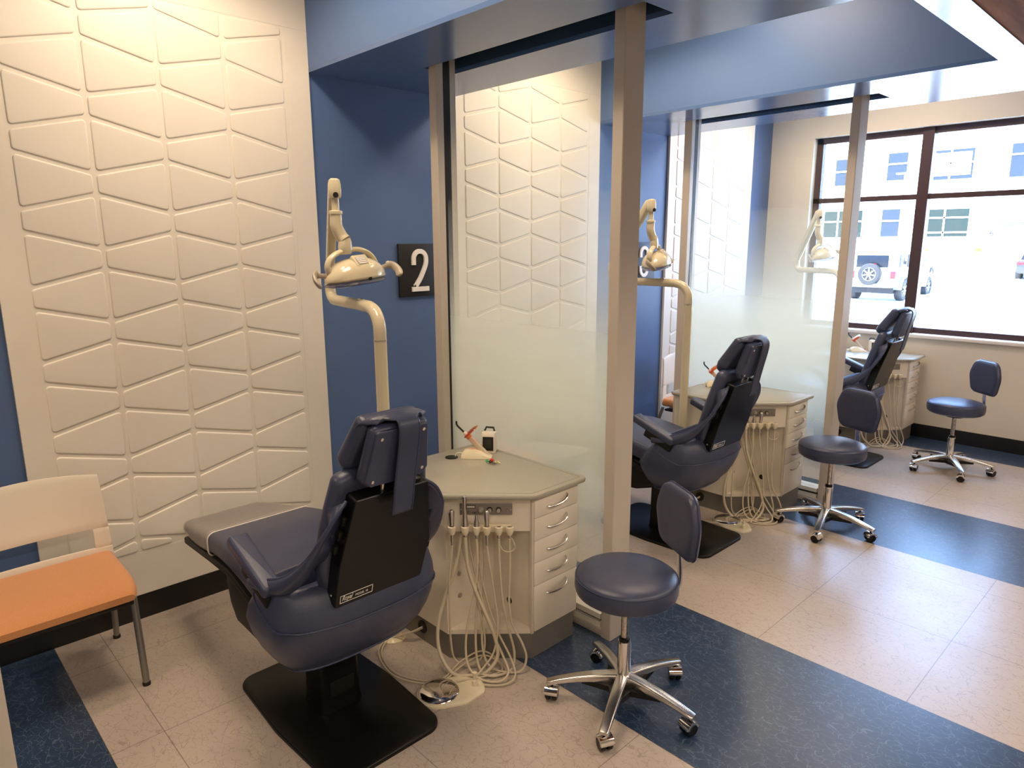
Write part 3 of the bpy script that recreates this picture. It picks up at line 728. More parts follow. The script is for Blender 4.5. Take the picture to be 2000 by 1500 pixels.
    for xk, zk, dark in ((.150, .684, 0), (.186, .683, 1), (.222, .683, 1)):
        kn = MB().lathe([(.0115, 0), (.0115, .003), (.0085, .003)], 20, mx=cx @ Matrix.Translation((xk, zk, .004))).build('dial_ring', 'print_dark' if dark else 'knob', cp)
        MB().lathe([(.0082, .0), (.0080, .011), (.0065, .0125), (.0001, .0125)], 18, mx=cx @ Matrix.Translation((xk, zk-.001, .0055))).build('knob', 'knob', kn)
    MB().lathe([(.004, 0), (.004, .006), (.002, .012), (.0001, .012)], 12, mx=cx @ Matrix.Translation((.258, .684, .004))).build('toggle_switch', 'brushed', cp)
    for sx in (.068, .272): MB().lathe([(.0028, 0), (.002, .0015), (.0001, .0018)], 10, mx=cx @ Matrix.Translation((sx, .683, .004))).build('screw', 'chrome', cp)
    text_mesh('DCI edge', .013, .0002, cx @ Matrix.Translation((.088, .667, .0043)), 'lettering', 'print_dark', cp, shear=.4, xs=.85)
    MB().box(.090, .272, .592, .622, .001, .022, mx=cx, bev=.003).build('instrument_bar', 'holder', C)
    # ports in the niche
    for z in (.376, .275):
        MB().lathe([(.011, 0), (.011, .003), (.006, .004), (.006, .008), (.003, .010), (.0001, .010)], 16, mx=frame_mx((nx, W(0, 1.70).y, z), (0, 1, 0), (1, 0, 0))).build('air_port', 'steel' if z > .3 else 'brushed', C)
    MB().lathe([(.016, 0), (.016, .001), (.0001, .001)], 18, mx=frame_mx((nx+.10, ny, .215), (1, 0, 0), (0, -1, 0))).build('cable_hole', 'gasket', C)
    # handpieces: (x along face, z centre, kind)
    def HP(xf, kind):
        out = .040
        o = Vector((xf, 0, out)); nm = []
        # holder: ring cup with a lip
        def T(x, y, z): return cx @ Vector((x, y, z))
        hz = .612
        if kind == 'air':
            prof = [(.0045, -.085), (.0058, -.06), (.0062, -.01), (.0085, .03), (.010, .055), (.0098, .066), (.006, .073), (.0001, .0735)]
        elif kind == 'long':
            prof = [(.008, -.062), (.0105, -.05), (.0105, -.03), (.012, -.01), (.0075, .03), (.0055, .07), (.0065, .10), (.0075, .118), (.0055, .1185), (.0001, .112)]
        elif kind == 'angle':
            prof = [(.005, -.062), (.0068, -.05), (.0068, -.03), (.010, -.005), (.0102, .005), (.0062, .022), (.0045, .040), (.003, .044), (.0001, .0445)]
        else:
            prof = [(.006, -.062), (.0078, -.055), (.0078, -.02), (.0065, -.012), (.0001, -.010)]
        dzz = {'air': .625, 'long': .640, 'angle': .632, 'plug': .635}[kind]
        prof = [(a_*1.25 if a_ > .001 else a_, b_) for a_, b_ in prof]
        mxh = Matrix.Translation(T(xf, dzz, out)) @ Matrix.Rotation(math.radians(6), 4, Vector((1, 1, 0)))
        h = MB().lathe(prof, 14, mx=mxh).build('handpiece', 'steel', C)
        if kind == 'air':
            for dx in (-.004, .004): MB().lathe([(.0038, 0), (.0038, .004), (.0001, .0045)], 10, mx=Matrix.Translation(T(xf+dx, dzz+.056, out+.008)) @ frame_mx((0, 0, 0), (1, 1, 0), (1, -1, .4))).build('button', 'chrome', h)
        # cup holder
        R = .0165 if kind != 'angle' else .015
        cup = [[T(xf+rr*math.cos(a)*1.0, z, out+rr*math.sin(a)) for a in [math.radians(-60-i*300/14) for i in range(15)]] for rr, z in ((R*.62, hz-.022), (R, hz-.004), (R, hz+.012), (R*.8, hz+.014), (R*.75, hz-.004))]
        MB().grid(cup).box(xf-.006, xf+.006, hz-.008, hz+.008, .020, out-.010, mx=cx).build('instrument_holder', 'holder', C)
        return T(xf, dzz+prof[0][1], out), h
    starts = {}
    for nme, xf, kd in (('a', .034, 'air'), ('b', .088, 'long'), ('c', .134, 'angle'), ('d', .176, 'air'), ('e', .224, 'plug'), ('f', .268, 'plug')): starts[nme], _ = HP(xf, kd)
    T = lambda x, z, o: cx @ Vector((x, z, o))
    def fl(x, y, z=.009): return W(x, y, z)
    def hose(path, r, seg=8, nm='hose'):
        # keep every loop outside the kick base (in front of the chamfer)
        return MB().tube(cr(path, 8), r, seg).build(nm, 'hose', C)
    top_in = lambda x: T(x, .575, -.02)
    hose([starts['a'], T(.030, .50, .045), T(.020, .40, .05), T(.018, .25, .055), T(.020, .12, .05), T(.035, .035, .05), T(.09, .012, .06), T(.15, .05, .055), T(.16, .16, .05), T(.12, .34, .03), T(.075, .50, .005), top_in(.07)], .0042)
    hose([starts['b'], T(.096, .46, .05), T(.125, .36, .06), T(.168, .25, .065), T(.205, .15, .07), T(.215, .07, .085), T(.17, .016, .11), T(.10, .012, .13), T(.03, .018, .12), T(-.025, .09, .08), T(-.03, .20, .055), T(.005, .33, .04), T(.048, .46, .035), T(.066, .56, .0), top_in(.068)], .0078, 10)
    hose([starts['c'], T(.136, .46, .05), T(.118, .32, .06), T(.092, .2, .07), T(.085, .1, .085), T(.10, .035, .11), T(.15, .010, .15), T(.225, .010, .165), T(.262, .03, .13), T(.235, .08, .08), T(.18, .2, .05), T(.13, .38, .02), T(.10, .52, -.01), top_in(.10)], .0048)
    hose([starts['d'], T(.186, .46, .045), T(.205, .32, .05), T(.218, .2, .06), T(.20, .09, .085), T(.15, .03, .12), T(.12, .010, .16), T(.17, .009, .185), T(.25, .009, .18), T(.29, .02, .14), T(.27, .07, .09), T(.21, .18, .05), T(.16, .34, .02), T(.13, .52, -.01), top_in(.13)], .0040)
    hose([starts['e'], T(.228, .44, .045), T(.238, .3, .05), T(.262, .18, .055), T(.285, .08, .065), T(.275, .018, .09), T(.22, .009, .12), T(.16, .012, .115), T(.13, .06, .08), T(.125, .2, .045), T(.14, .38, .01), T(.145, .52, -.01), top_in(.145)], .0050)
    hose([starts['f'], T(.268, .44, .045), T(.264, .30, .05), T(.278, .20, .055), T(.318, .12, .065), T(.335, .06, .075), T(.315, .014, .095), T(.26, .009, .10), T(.19, .02, .085), T(.155, .08, .06), T(.15, .22, .035), T(.16, .40, .0), top_in(.16)], .0048)
    # supply loops leaving the base grommet
    hose([W(-2.31, 1.645, .065), W(-2.33, 1.60, .05), W(-2.40, 1.52, .012), W(-2.33, 1.44, .009), W(-2.17, 1.41, .009), W(-2.02, 1.50, .009), T(.06, .03, .06), T(.14, .062, .035), T(.2, .045, .045), T(.235, .010, .08), T(.19, .009, .12), W(-1.95, 1.545, .02)], .0036)
    hose([W(-2.31, 1.645, .058), W(-2.34, 1.61, .04), W(-2.415, 1.525, .009), W(-2.34, 1.43, .009), W(-2.16, 1.395, .009), W(-2.01, 1.49, .009), T(.07, .02, .07), T(.15, .05, .045), T(.22, .03, .06), T(.25, .009, .09), T(.2, .009, .13), T(.10, .02, .11)], .0036)
    hose([T(.27, .58, .03), T(.285, .56, .05), T(.288, .535, .05), T(.268, .520, .05), T(.24, .525, .045), T(.225, .55, .03)], .0022, 6)
    return C
cb = make_cabinet('nearest cream dental cabinet with grey top, five drawers and a full curing light stand')
dup(cb, (-2.19, 1.90+PIT, 0), 0, 'second cream dental cabinet with dangling hoses behind the side-on dental chair')
dup(cb, (-2.19, 1.90+2*PIT, 0), 0, 'farthest cream dental cabinet, standing below the window')

# foot pedal beside each cabinet
def make_pedal(label, loc, rz):
    P = thing('foot_pedal', label, 'foot pedal', loc, rz, group='chrome foot pedals'); P.scale = (1.25, 1.25, 1.2)
    out = round_poly([(-.085, -.07), (.06, -.07), (.13, -.03), (.13, .03), (.06, .07), (-.085, .07)], [.07, .05, .03, .03, .05, .07], 6)
    MB().loft([[(x, y, z) for x, y in inset(out, d)] for d, z in ((0, 0), (0, .006), (.004, .010), (.015, .012))]).build('pedal_base', 'holder', P)
    MB().lathe([(.062, .010), (.064, .014), (.060, .019), (.045, .024), (.02, .030), (.0001, .032)], 28, mx=Matrix.Translation((-.015, 0, 0))).build('pedal_disc', 'chrome', P)
    MB().lathe([(.009, .010), (.009, .03), (.005, .034), (.0045, .055), (.0075, .060), (.0001, .062)], 12, mx=Matrix.Translation((.10, .0, 0))).build('toggle', 'holder', P)
    return P
pd = make_pedal('chrome disc foot pedal on the floor before the nearest cabinet', (-1.945, 1.475, 0), math.radians(62))
dup(pd, (-2.02, 1.52+PIT, 0), math.radians(-20), 'chrome disc foot pedal on the floor by the second cabinet')

# ------------------------------------------------------------------ dental operating light
def make_light(label, hd=0):
    Lg = thing('dental_light', label, 'dental light', (-2.415, 1.555, 0), group='cream dental lights')
    b = Vector((-2.415, 1.555, 0))
    def W(x, y, z): return Vector((x, y, z))-b
    MB().lathe([(.055, 0), (.055, .008), (.045, .012), (.03, .02)], 24).build('floor_flange', 'lamp_cream', Lg)
    MB().lathe([(.0265, .012), (.0265, 1.355)], 24).build('pole', 'lamp_cream', Lg)
    MB().lathe([(.0272, 1.353), (.0272, 1.358)], 24).build('pole_joint', 'lamp_grey', Lg)
    piv = W(-3.0, 1.665, 1.49); d = Vector((piv.x, piv.y, 0)).normalized()
    pts = [Vector((0, 0, 1.355)), Vector((0, 0, 1.40)), d*.012+Vector((0, 0, 1.435)), d*.04+Vector((0, 0, 1.466)), d*.085+Vector((0, 0, 1.482)), d*.15+Vector((0, 0, 1.486)), piv-d*.09+Vector((0, 0, -.004)), piv-d*.045+Vector((0, 0, 0)), piv-d*.012+Vector((0, 0, .018)), piv+Vector((0, 0, .055)), piv+Vector((0, 0, .10))]
    P = cr(pts, 4); n = len(P)
    MB().tube(P, [.0265 if i < n*.5 else .0265-.002*(i/n) for i in range(n)], 20).build('swing_arm', 'lamp_cream', Lg)
    MB().box(-.02, .02, -.008, .008, 0, .006, mx=Matrix.Translation(d*.20+Vector((0, 0, 1.509))) @ Rz(math.atan2(d.y, d.x)), bev=.002).build('stop_screw', 'brushed', Lg)
    el = W(-2.685, 1.535, 1.995); a0 = piv+Vector((0, 0, .09)); ax = (el-a0); 
    # flat balanced arm as rounded rect section
    side = ax.cross(Vector((0, 0, 1))).normalized()
    hz = Vector((side.y, -side.x, 0)).normalized()
    def sect(p, w, h, u=side, v=None):
        v = v or ax.normalized().cross(u).normalized(); return [p+u*x+v*y for x, y in rrect(w, h, min(w, h)*.35, 4)]
    N_ = 8; rg = [sect(a0+ax*t, .036+.010*t, .058) for t in [0, .02, .1, .3, .5, .7, .85, .93, .98, 1.0]]
    rg[0] = sect(a0-ax*.01, .03, .04); rg[-1] = sect(a0+ax*1.01, .034, .036)
    MB().loft(rg).build('balance_arm', 'lamp_cream', Lg)
    # elbow cap, drop tube and yoke.  toward-camera direction tdir
    t_ = (hz if hz.dot(Vector((.87, -.49, 0))) > 0 else -hz)
    e1 = el+t_*.012+Vector((0, 0, -.028))
    MB().loft([[e1+Vector((0, 0, z))+side*x+t_*y for x, y in rrect(w, w*.9, w*.3, 4)] for w, z in ((.044, -.034), (.052, -.024), (.054, -.005), (.052, .02), (.044, .040), (.028, .046))]).build('elbow_cap', 'lamp_cream', Lg)
    MB().lathe([(.0115, -.004), (.0115, .004)], 14, mx=frame_mx(e1+t_*.0255+Vector((0, 0, -.022)), side, t_)).build('elbow_pivot', 'gasket', Lg)
    c0 = e1+Vector((0, 0, -.02)); c1 = c0+Vector((0, 0, -.085))
    MB().tube([c0, c0.lerp(c1, .5), c1], .0165, 14).build('drop_tube', 'lamp_cream', Lg)
    MB().lathe([(.024, 0), (.0285, .003), (.0285, .014), (.024, .017)], 18, mx=Matrix.Translation(c1+Vector((0, 0, .004)))).build('neck_collar', 'lamp_cream', Lg)
    hub = W(-2.655, 1.555, 1.742)
    s0 = c1+Vector((0, 0, .016))
    pth = cr([s0+Vector((0, 0, -.006)), s0+Vector((0, 0, -.02)), s0+Vector((0, 0, -.06)), s0.lerp(hub, .62)+Vector((-.004, .0, -.015)), hub+Vector((0, 0, .018))], 5)
    n = len(pth); MB().tube(pth, [.025]*3+[.024+.004*i/n for i in range(3, n)], 16).build('curved_neck', 'lamp_cream', Lg)
    # lamp axis along yoke width
    wv = Vector((-.09, .995, 0)).normalized(); fv = Vector((.995, .09, 0)).normalized()  # fv faces the aisle
    wv = (wv+Vector((0, 0, .085))).normalized()
    cen = W(-2.663, 1.595, 1.628)
    def Q(a, b_, c): return cen+wv*a+fv*b_+Vector((0, 0, c))
    MB().loft([[hub+wv*x*1.0+fv*y+Vector((0, 0, z)) for x, y in rrect(w, w*.8, w*.35, 4)] for w, z in ((.046, .028), (.056, .012), (.060, -.01), (.058, -.032), (.046, -.040))]).build('yoke_hub', 'lamp_cream', Lg)
    yk = [Q(-.118, .0, -.005), Q(-.132, .0, .03), Q(-.118, .002, .065), Q(-.075, .004, .088), Q(-.02, .004, .094), Q(.035, .004, .090), Q(.085, .003, .066), Q(.115, .001, .03), Q(.125, 0, .0)]
    MB().tube(cr(yk, 5), .0135, 12, flat=(.8, 1.3)).build('yoke', 'lamp_cream', Lg)
    # head: domed housing with beak-like lens edge
    rows = []
    for i in range(13):
        t = -1+2*i/12; a = .148*t; sc = (1-abs(t)**2.0)**.5 if abs(t) < 1 else 0
        sc = max(sc, .16)
        ring = []
        for k in range(20):
            ph = 2*PI*k/20; c, s_ = math.cos(ph), math.sin(ph)
            y = .092*sc*math.copysign(abs(c)**.85, c); z = (.082*sc*s_**1.0 if s_ > 0 else .018*s_*sc)
            ring.append(Q(a, y+.012, z-.020-.010*(abs(t)**2)))
        rows.append(ring)
    MB().loft(rows).build('lamp_head', 'lamp_cream', Lg)
    rows = []
    for i in range(13):
        t = -1+2*i/12; a = .150*t; sc = max((1-abs(t)**2.1)**.5 if abs(t) < 1 else 0, .18); ring = []
        for k in range(20):
            ph = 2*PI*k/20; c, s_ = math.cos(ph), math.sin(ph)
            ring.append(Q(a, .090*sc*c+.012, -.036-.010*t*t+(.008*s_ if s_ > 0 else .024*sc*s_)))
        rows.append(ring)
    MB().loft(rows).build('lens', 'lens', Lg)
    pn = [[Q(-.032*w, .055-.0*z, 0)+Vector((0, 0, z)) for w in (1,)] for z in (0,)]
    cp = frame_mx(Q(-.005, .062, .044), wv, (fv+Vector((0, 0, 1.0))))
    MB().box(-.036, .040, -.030, .034, -.02, .008, mx=cp, bev=.006).build('switch_pod', 'lamp_cream', Lg)
    dsp = MB().box(-.026, .024, -.022, .018, .008, .010, mx=cp, bev=.001).build('switch_panel', 'knob', Lg)
    mb = MB()
    for q in (-.016, -.006, .004, .012): mb.box(-.022, .020, q-.0025, q+.0025, .010, .0108, mx=cp)
    mb.build('switch_marking', 'digit', dsp)
    MB().lathe([(.010, 0), (.008, .003), (.0001, .003)], 14, mx=frame_mx(Q(.012, .099, -.028), wv, fv)).build('sensor', 'gasket', Lg)
    for s_ in (-1, 1):
        MB().tube(cr([Q(s_*.132, -.004, -.005), Q(s_*.160, -.002, .0), Q(s_*.185, .0, .004)], 4), .009, 10, flat=(.7, 1.2)).build('handle_stem', 'lamp_grey', Lg)
        MB().tube(cr([Q(s_*.180, -.004, .010), Q(s_*.206, .015, .004), Q(s_*.216, .040, -.018), Q(s_*.208, .060, -.040)], 4), [.009]+[.0135]*11+[.009], 10, flat=(.7, 1.3)).build('handle', 'lamp_grey', Lg)
    return Lg
lg = make_light('nearest cream dental light, lamp head hanging beside the 2 sign')
dup(lg, (-2.415, 1.555+PIT, 0), math.radians(14), 'second cream dental light, lamp head half hidden in front of the 3 sign')
dup(lg, (-2.37, 1.555+2*PIT, 0), math.radians(-18), 'farthest cream dental light, seen through the far glass against the window')

# ------------------------------------------------------------------ stools
def make_stool(label, wheels=True):
    T_ = thing('round_stool', label, 'stool', (-1.425, 1.945, 0), math.radians(78), group='navy round stools')
    # seat
    MB().lathe([(.001, .455), (.15, .455), (.172, .459), (.188, .471), (.193, .49), (.192, .520), (.187, .532), (.180, .540), (.155, .549), (.11, .556), (.05, .559), (.001, .5595)], 48).build('seat', 'vinyl', T_)
    sd = MB(); q = [(.1895*math.cos(2*PI*k/48), .1895*math.sin(2*PI*k/48), .530) for k in range(49)]; sd.tube(q, .0022, 6, cap=False); sd.build('seat_piping', 'vinyl2', T_)
    MB().lathe([(.06, .428), (.075, .453), (.001, .454)], 20).build('seat_plate', 'black', T_)
    MB().lathe([(.0145, .27), (.0145, .43)], 18).build('gas_lift', 'worn_chrome', T_)
    MB().lathe([(.021, .262), (.021, .276), (.016, .28)], 18).build('collar', 'black', T_)
    MB().lathe([(.0255, .10), (.0255, .255), (.0235, .264)], 22).build('column_sleeve', 'chrome', T_)
    MB().lathe([(.016, .045), (.016, .10)], 16).build('column_foot', 'steel', T_)
    # five-star base
    for k in range(5):
        a = 2*PI*k/5; mx = Rz(a); rg = []
        for t in [i/10 for i in range(11)]:
            x = .018+.272*t; zc = .128-.045*t**1.8; w = .046-.010*t; h = .030-.012*t+.02*(1-t)**3
            rg.append([(x, y, zc-h/2+z) for y, z in rrect(w, h, .007, 3)])
        x = .295; rg.append([(x, y*1, .075+z) for y, z in rrect(.028, .012, .004, 3)])
        lg_ = MB().loft(rg, mx=mx).build('base_leg', 'brushed', T_)
        MB().prism([(.03, -.055+0), (.16, .0), (.03, .055)], .072, .094, mx=mx).build('under_web', 'black', T_) if k in (0, 1, 2, 3, 4) else None
        c = MB(); cx_ = .275
        c = thing('caster', '', ''); del c['label']; del c['category']; c.parent = T_; c.matrix_basis = mx @ Matrix.Translation((cx_, 0, 0)) @ Rz(random.uniform(-.6, .6)+1.2)
        MB().lathe([(.006, .050), (.006, .074)], 10).build('stem', 'black', c)
        for s_ in (-1, 1):
            MB().lathe([(.0001, .004), (.024, .004), (.0272, .007), (.0272, .019), (.024, .023), (.0001, .023)], 20, mx=frame_mx((0, 0, .0275), (1, 0, 0), (0, s_, 0))).build('wheel', 'black', c)
        g = [[(r_*math.cos(a_), yy, .0275+r_*math.sin(a_)) for a_ in [math.radians(10+160*i/12) for i in range(13)]] for r_, yy in ((.020, -.0265), (.0305, -.0255), (.031, -.012), (.031, .012), (.0305, .0255), (.020, .0265))]
        MB().grid(g).build('hood', 'chrome', c, mods=[('SOLIDIFY', dict(thickness=.0015))])
    # backrest on its flat bracket (local +x)
    BR = thing('back', '', ''); del BR['label']; del BR['category']; bpy.data.objects.remove(BR)
    P = cr([(.06, 0, .447), (.15, 0, .447), (.205, 0, .455), (.220, 0, .50), (.214, 0, .60), (.206, 0, .68)], 5)
    MB().loft([[p+Vector((0, y, 0))+(Vector((0, 0, z)) if i < 8 else Vector((-z, 0, 0))) for y, z in rrect(.034, .006, .002, 2)] for i, p in enumerate(P)]).build('back_bracket', 'chrome', T_)
    pts = round_poly([(-.122, -.135), (.122, -.135), (.155, .02), (.112, .138), (-.112, .138), (-.155, .02)], [.06, .06, .14, .07, .07, .14], 7)
    mbp = MB(); bent = []
    rings = []
    for d, z in ((.022, -.020), (.008, -.017), (.001, -.008), (0, .0), (.001, .008), (.008, .017), (.022, .021), (.05, .023), (.085, .0235)):
        ring = []
        for x, y in inset(pts, d) if d < .03 else [(q[0]*(1-d*5.2), q[1]*(1-d*5.2)) for q in pts]:
            cyl = .55*x*x; ring.append(Vector((.212-cyl-z, x, .724+y*.93)))
        rings.append(ring)
    MB().loft(rings).build('backrest', 'vinyl', T_)
    pr = [Vector((.212-.55*x*x+.006, x*1.004, .724+y*.934)) for x, y in pts]; MB().tube(pr+[pr[0]], .0028, 6, cap=False).build('backrest_piping', 'vinyl2', T_)
    return T_
def turn_back(t, a):
    for c in bpy.data.objects:
        if c.parent == t and c.name.split('.')[0] in ('backrest', 'backrest_piping', 'back_bracket'): c.rotation_euler = (0, 0, a)
    return t
SX = math.radians(8)
s1 = turn_back(make_stool('nearest navy round stool with chrome five-star base, on the blue floor stripe'), math.radians(-17))

# ------------------------------------------------------------------ guest chairs
def make_guest(label):
    G = thing('guest_chair', label, 'chair', (-3.0, .395, 0), group='orange guest chairs')
    # seat
    rg = []
    for i in range(11):
        t = i/10; x = -.17+.38*t; kk = max(0, (t-.55)/.45); drop = .008*t+.026*kk**2; th = .064-.020*kk
        rg.append([(x, y, .474-drop-th/2+z) for y, z in rrect(.525-.03*max(0, (t-.8)/.2)**2, th, .026, 4)])
    rg = [[Vector((-.178, y*.96, rg[0][0][2]*0+.442+(z-.442)*.5)) for (_, y, z) in rg[0]]]+rg+[[Vector((.222, y*.965, .410+(z-.410)*.6)) for (_, y, z) in rg[-1]]]
    MB().loft(rg).build('seat', 'orange', G)
    MB().box(-.16, .19, -.24, .24, .368, .386, bev=.006).build('seat_pan', 'gasket', G)
    for s_ in (-1, 1):
        MB().tube([(.155, s_*.245, .40), (.168, s_*.252, .012)], .0135, 12).build('leg', 'leg_grey', G)
        MB().tube([(-.17, s_*.245, .40), (-.295, s_*.262, .012)], .0125, 12).build('leg', 'leg_grey', G)
        for x, y in ((.168, .252), (-.295, .262)): MB().lathe([(.0155, 0), (.0155, .012), (.013, .016)], 12, mx=Matrix.Translation((x, s_*y, 0))).build('foot_cap', 'gasket', G)
    # back shell with a slot; u across, v up
    def bp(u, v):
        return Vector((-.185-.02*v*1.2-.035*v*v*6*0+.05*(u/.27)**2*(.3+.7*min(1, v/.3))-.10*v, u, .448+v))
    def strip(u0, u1, v0, v1, nu, nv): return [[bp(u0+(u1-u0)*i/nu, v0+(v1-v0)*j/nv) for j in range(nv+1)] for i in range(nu+1)]
    H_ = .375; mb = MB()
    def edge_u(v): return .268-.05*max(0, (v-.2)/.175)**1.5*0-.022*(v/.375)
    def patch(ua, ub, v0, v1, nu=14, nv=8):
        g = []
        for i in range(nu+1):
            row = []
            for j in range(nv+1):
                v = v0+(v1-v0)*j/nv; a, b_ = (ua(v) if callable(ua) else ua), (ub(v) if callable(ub) else ub)
                u = a+(b_-a)*i/nu; vv = v if v < H_-.001 else v-.018*(abs(u)/.25)**2
                row.append(bp(u, vv))
            g.append(row)
        mb.grid(g)
    patch(lambda v: -edge_u(v), edge_u, .13, H_); patch(lambda v: -edge_u(v), edge_u, -.005, .045)
    patch(lambda v: -edge_u(v), -.205, .045, .13, 4, 4); patch(.205, edge_u, .045, .13, 4, 4)
    o = mb.build('backrest', 'white_plastic', G, mods=[('WELD', dict(merge_threshold=.0015)), ('SOLIDIFY', dict(thickness=.012, offset=0)), ('BEVEL', dict(width=.003, segments=2, limit_method='ANGLE'))])
    return G
gc = make_guest('white-backed guest chair with orange seat at the left edge')
dup(gc, (-3.0, .395+PIT, 0), 0, 'white-backed guest chair with orange seat, blurred behind the nearest frosted glass')
dup(gc, (-3.0, .395+2*PIT, 0), 0, 'farthest white-backed guest chair, beside the left post of the far glass')

# ------------------------------------------------------------------ things on the counters
ZC = .757
def make_curing(loc, rz, label):
    K = thing('curing_light', label, 'curing light', loc, rz, group='curing lights on stands')
    # stand: rounded wedge along local x
    prof = [(-.065, 0, .03, .004), (-.064, .018, .034, .02), (-.052, .034, .036, .03), (-.03, .043, .036, .035), (0, .044, .036, .036), (.03, .034, .036, .03), (.055, .018, .034, .02), (.078, .004, .028, .006)]
    rg = [[(x, y*(1-.25*(z/.05)), z) for y, z in [(-w, 0), (-w, h*.6), (-w*.72, h*.95), (0, h), (w*.72, h*.95), (w, h*.6), (w, 0)]] for x, h, w, _ in [(p[0], max(p[1], .003), p[2], 0) for p in prof]]
    MB().loft(rg).build('stand', 'cure_base', K)
    a = Vector((.046, 0, .022)); ax = Vector((-.100, 0, .100)).normalized()
    mx = frame_mx(a, (0, 1, 0), ax)
    MB().loft([[(x, y, z) for x, y in rrect(w, d, .005, 3)] for w, d, z in ((.018, .020, -.012), (.020, .022, 0), (.022, .024, .05), (.021, .023, .09), (.018, .020, .105))], mx=mx).build('wand', 'wand', K)
    MB().box(.011, .0118, -.004, .006, .02, .085, mx=mx).build('label_strip', 'knob', K)
    MB().lathe([(.013, .100), (.014, .108), (.011, .120), (.008, .124)], 14, mx=mx).build('collar', 'orange', K)
    MB().lathe([(.010, .122), (.008, .138), (.005, .14)], 14, mx=mx).build('nozzle', 'white_plastic', K)
    c = mx @ Vector((0, 0, .125)); sx = frame_mx(c, (0, 1, 0), (ax+Vector((.16, -.42, -.10))).normalized())
    MB().lathe([(.006, 0), (.024, -.001), (.043, -.007), (.043, -.0045), (.024, .0015), (.006, .0025)], 28, mx=sx @ Matrix.Translation((0, -.026, 0))).build('light_shield', 'shield', K)
    p = [mx @ Vector((0, 0, .135)), mx @ Vector((0, .0, .165)), mx @ Vector((0, 0, .180)), mx @ Vector((0, -.004, .192)), mx @ Vector((0, -.012, .200))]
    MB().tube(cr(p, 4), .0045, 10).build('light_guide', 'gasket', K)
    MB().tube(cr([(-.058, 0, .016), (-.075, -.003, .020), (-.088, -.006, .017), (-.095, -.008, .003)], 5), .0024, 8).build('cable', 'cure_base', K)
    return K
rzc = math.radians(42)
cu = make_curing((-2.378, 2.028, ZC), rzc, 'ivory curing light in its stand with an orange shield, on the nearest cabinet')
dup(cu, (-2.428, 1.975+PIT, ZC), rzc, 'curing light with orange shield on the second cabinet, partly behind a headrest')
dup(cu, (-2.33, 1.97+2*PIT, ZC-.0005), rzc, 'curing light on the farthest cabinet, half hidden by the far post')
def make_device(loc, rz, label):
    D_ = thing('small_screen_device', label, 'desk device', loc, rz, group='small desk devices with screens'); D_.scale = (1.3, 1.3, 1.3)
    rg = [[(x+dx, y, z) for x, y in rrect(.052, d, .008, 3)] for dx, d, z in ((0, .05, 0), (0, .05, .006), (-.0, .046, .05), (-.0, .040, .068), (0, .030, .074))]
    MB().loft(rg).build('case', 'white_plastic', D_)
    MB().box(-.020, .020, -.0275, -.0240, .008, .060, mx=Matrix.Rotation(math.radians(-3), 4, 'X'), bev=.001).build('bezel', 'gasket', D_)
    MB().box(-.015, .012, -.0275, -.0255, .018, .050, mx=Matrix.Rotation(math.radians(-3), 4, 'X')).build('screen', 'screen', D_)
    MB().tube([(.018, .02, .070), (.012, .028, .084), (-.015, .028, .085), (-.02, .02, .072)], .004, 8).build('carry_handle', 'gasket', D_)
    return D_
dv = make_device((-2.40, 2.135, ZC), math.radians(38), 'small white device with a dark screen, behind the nearest curing light')
dup(dv, (-2.24, 2.10+2*PIT, ZC), math.radians(40), 'small white device with a dark screen on the farthest cabinet')
# tangle of coloured elastic ties
tie0 = Vector((-2.250, 2.020, ZC))
for nme, m_, c, off, r_, lb in (('elastic_tie', 'green', 'elastic tie', (-.018, -.012, .004), .009, 'bright green elastic tie, leftmost in the little pile on the nearest counter'),
                                ('elastic_tie', 'red', 'elastic tie', (-.004, .002, .009), .006, 'red elastic tie on top of the little pile on the nearest counter'),
                                ('elastic_tie', 'gasket', 'elastic tie', (.0, -.008, .004), .008, 'black elastic tie in the middle of the pile on the nearest counter'),
                                ('elastic_tie', 'yellow', 'elastic tie', (.022, .012, .003), .011, 'pale yellow elastic tie, rightmost in the pile on the nearest counter'),
                                ('elastic_tie', 'ctrl', 'elastic tie', (.016, -.006, .003), .008, 'grey elastic tie lying between the black and the yellow one')):
    pts = [(r_*(1+.35*math.sin(3*a+r_*500))*math.cos(a), r_*(.8+.3*math.cos(2*a))*math.sin(a), .0025+.003*math.sin(2*a+r_*300)+.002) for a in [2*PI*k/10 for k in range(10)]]
    P = cr(pts, 4, True); P.append(P[0])
    mb = MB().tube(P, .0024 if m_ != 'red' else .004, 6, cap=False)
    o = mb.build(nme, m_, loc=tie0+Vector(off)); tag(o, lb, c, 'coloured elastic ties on the counters')
for m_, off, lb in (('green', (0, 0, .004), 'green elastic tie on the farthest counter'), ('red', (.022, .006, .004), 'red elastic tie beside the green one on the farthest counter')):
    P = cr([(.011*math.cos(a), .011*math.sin(a), .002+.004*math.sin(2*a)) for a in [2*PI*k/8 for k in range(8)]], 4, True); P.append(P[0])
    tag(MB().tube(P, .004, 6, cap=False).build('elastic_tie', m_, loc=Vector((-2.33, 2.075+2*PIT, ZC))+Vector(off)), lb, 'elastic tie', 'coloured elastic ties on the counters')

# remaining stools
turn_back(dup(s1, (-1.575, 1.893+PIT, 0), math.radians(-6), 'middle navy round stool, before the far glass partition post'), math.radians(78))
turn_back(dup(s1, (-1.362, 1.36+2*PIT, 0), math.radians(13), 'farthest navy round stool, right of the others near the window wall'), math.radians(37))

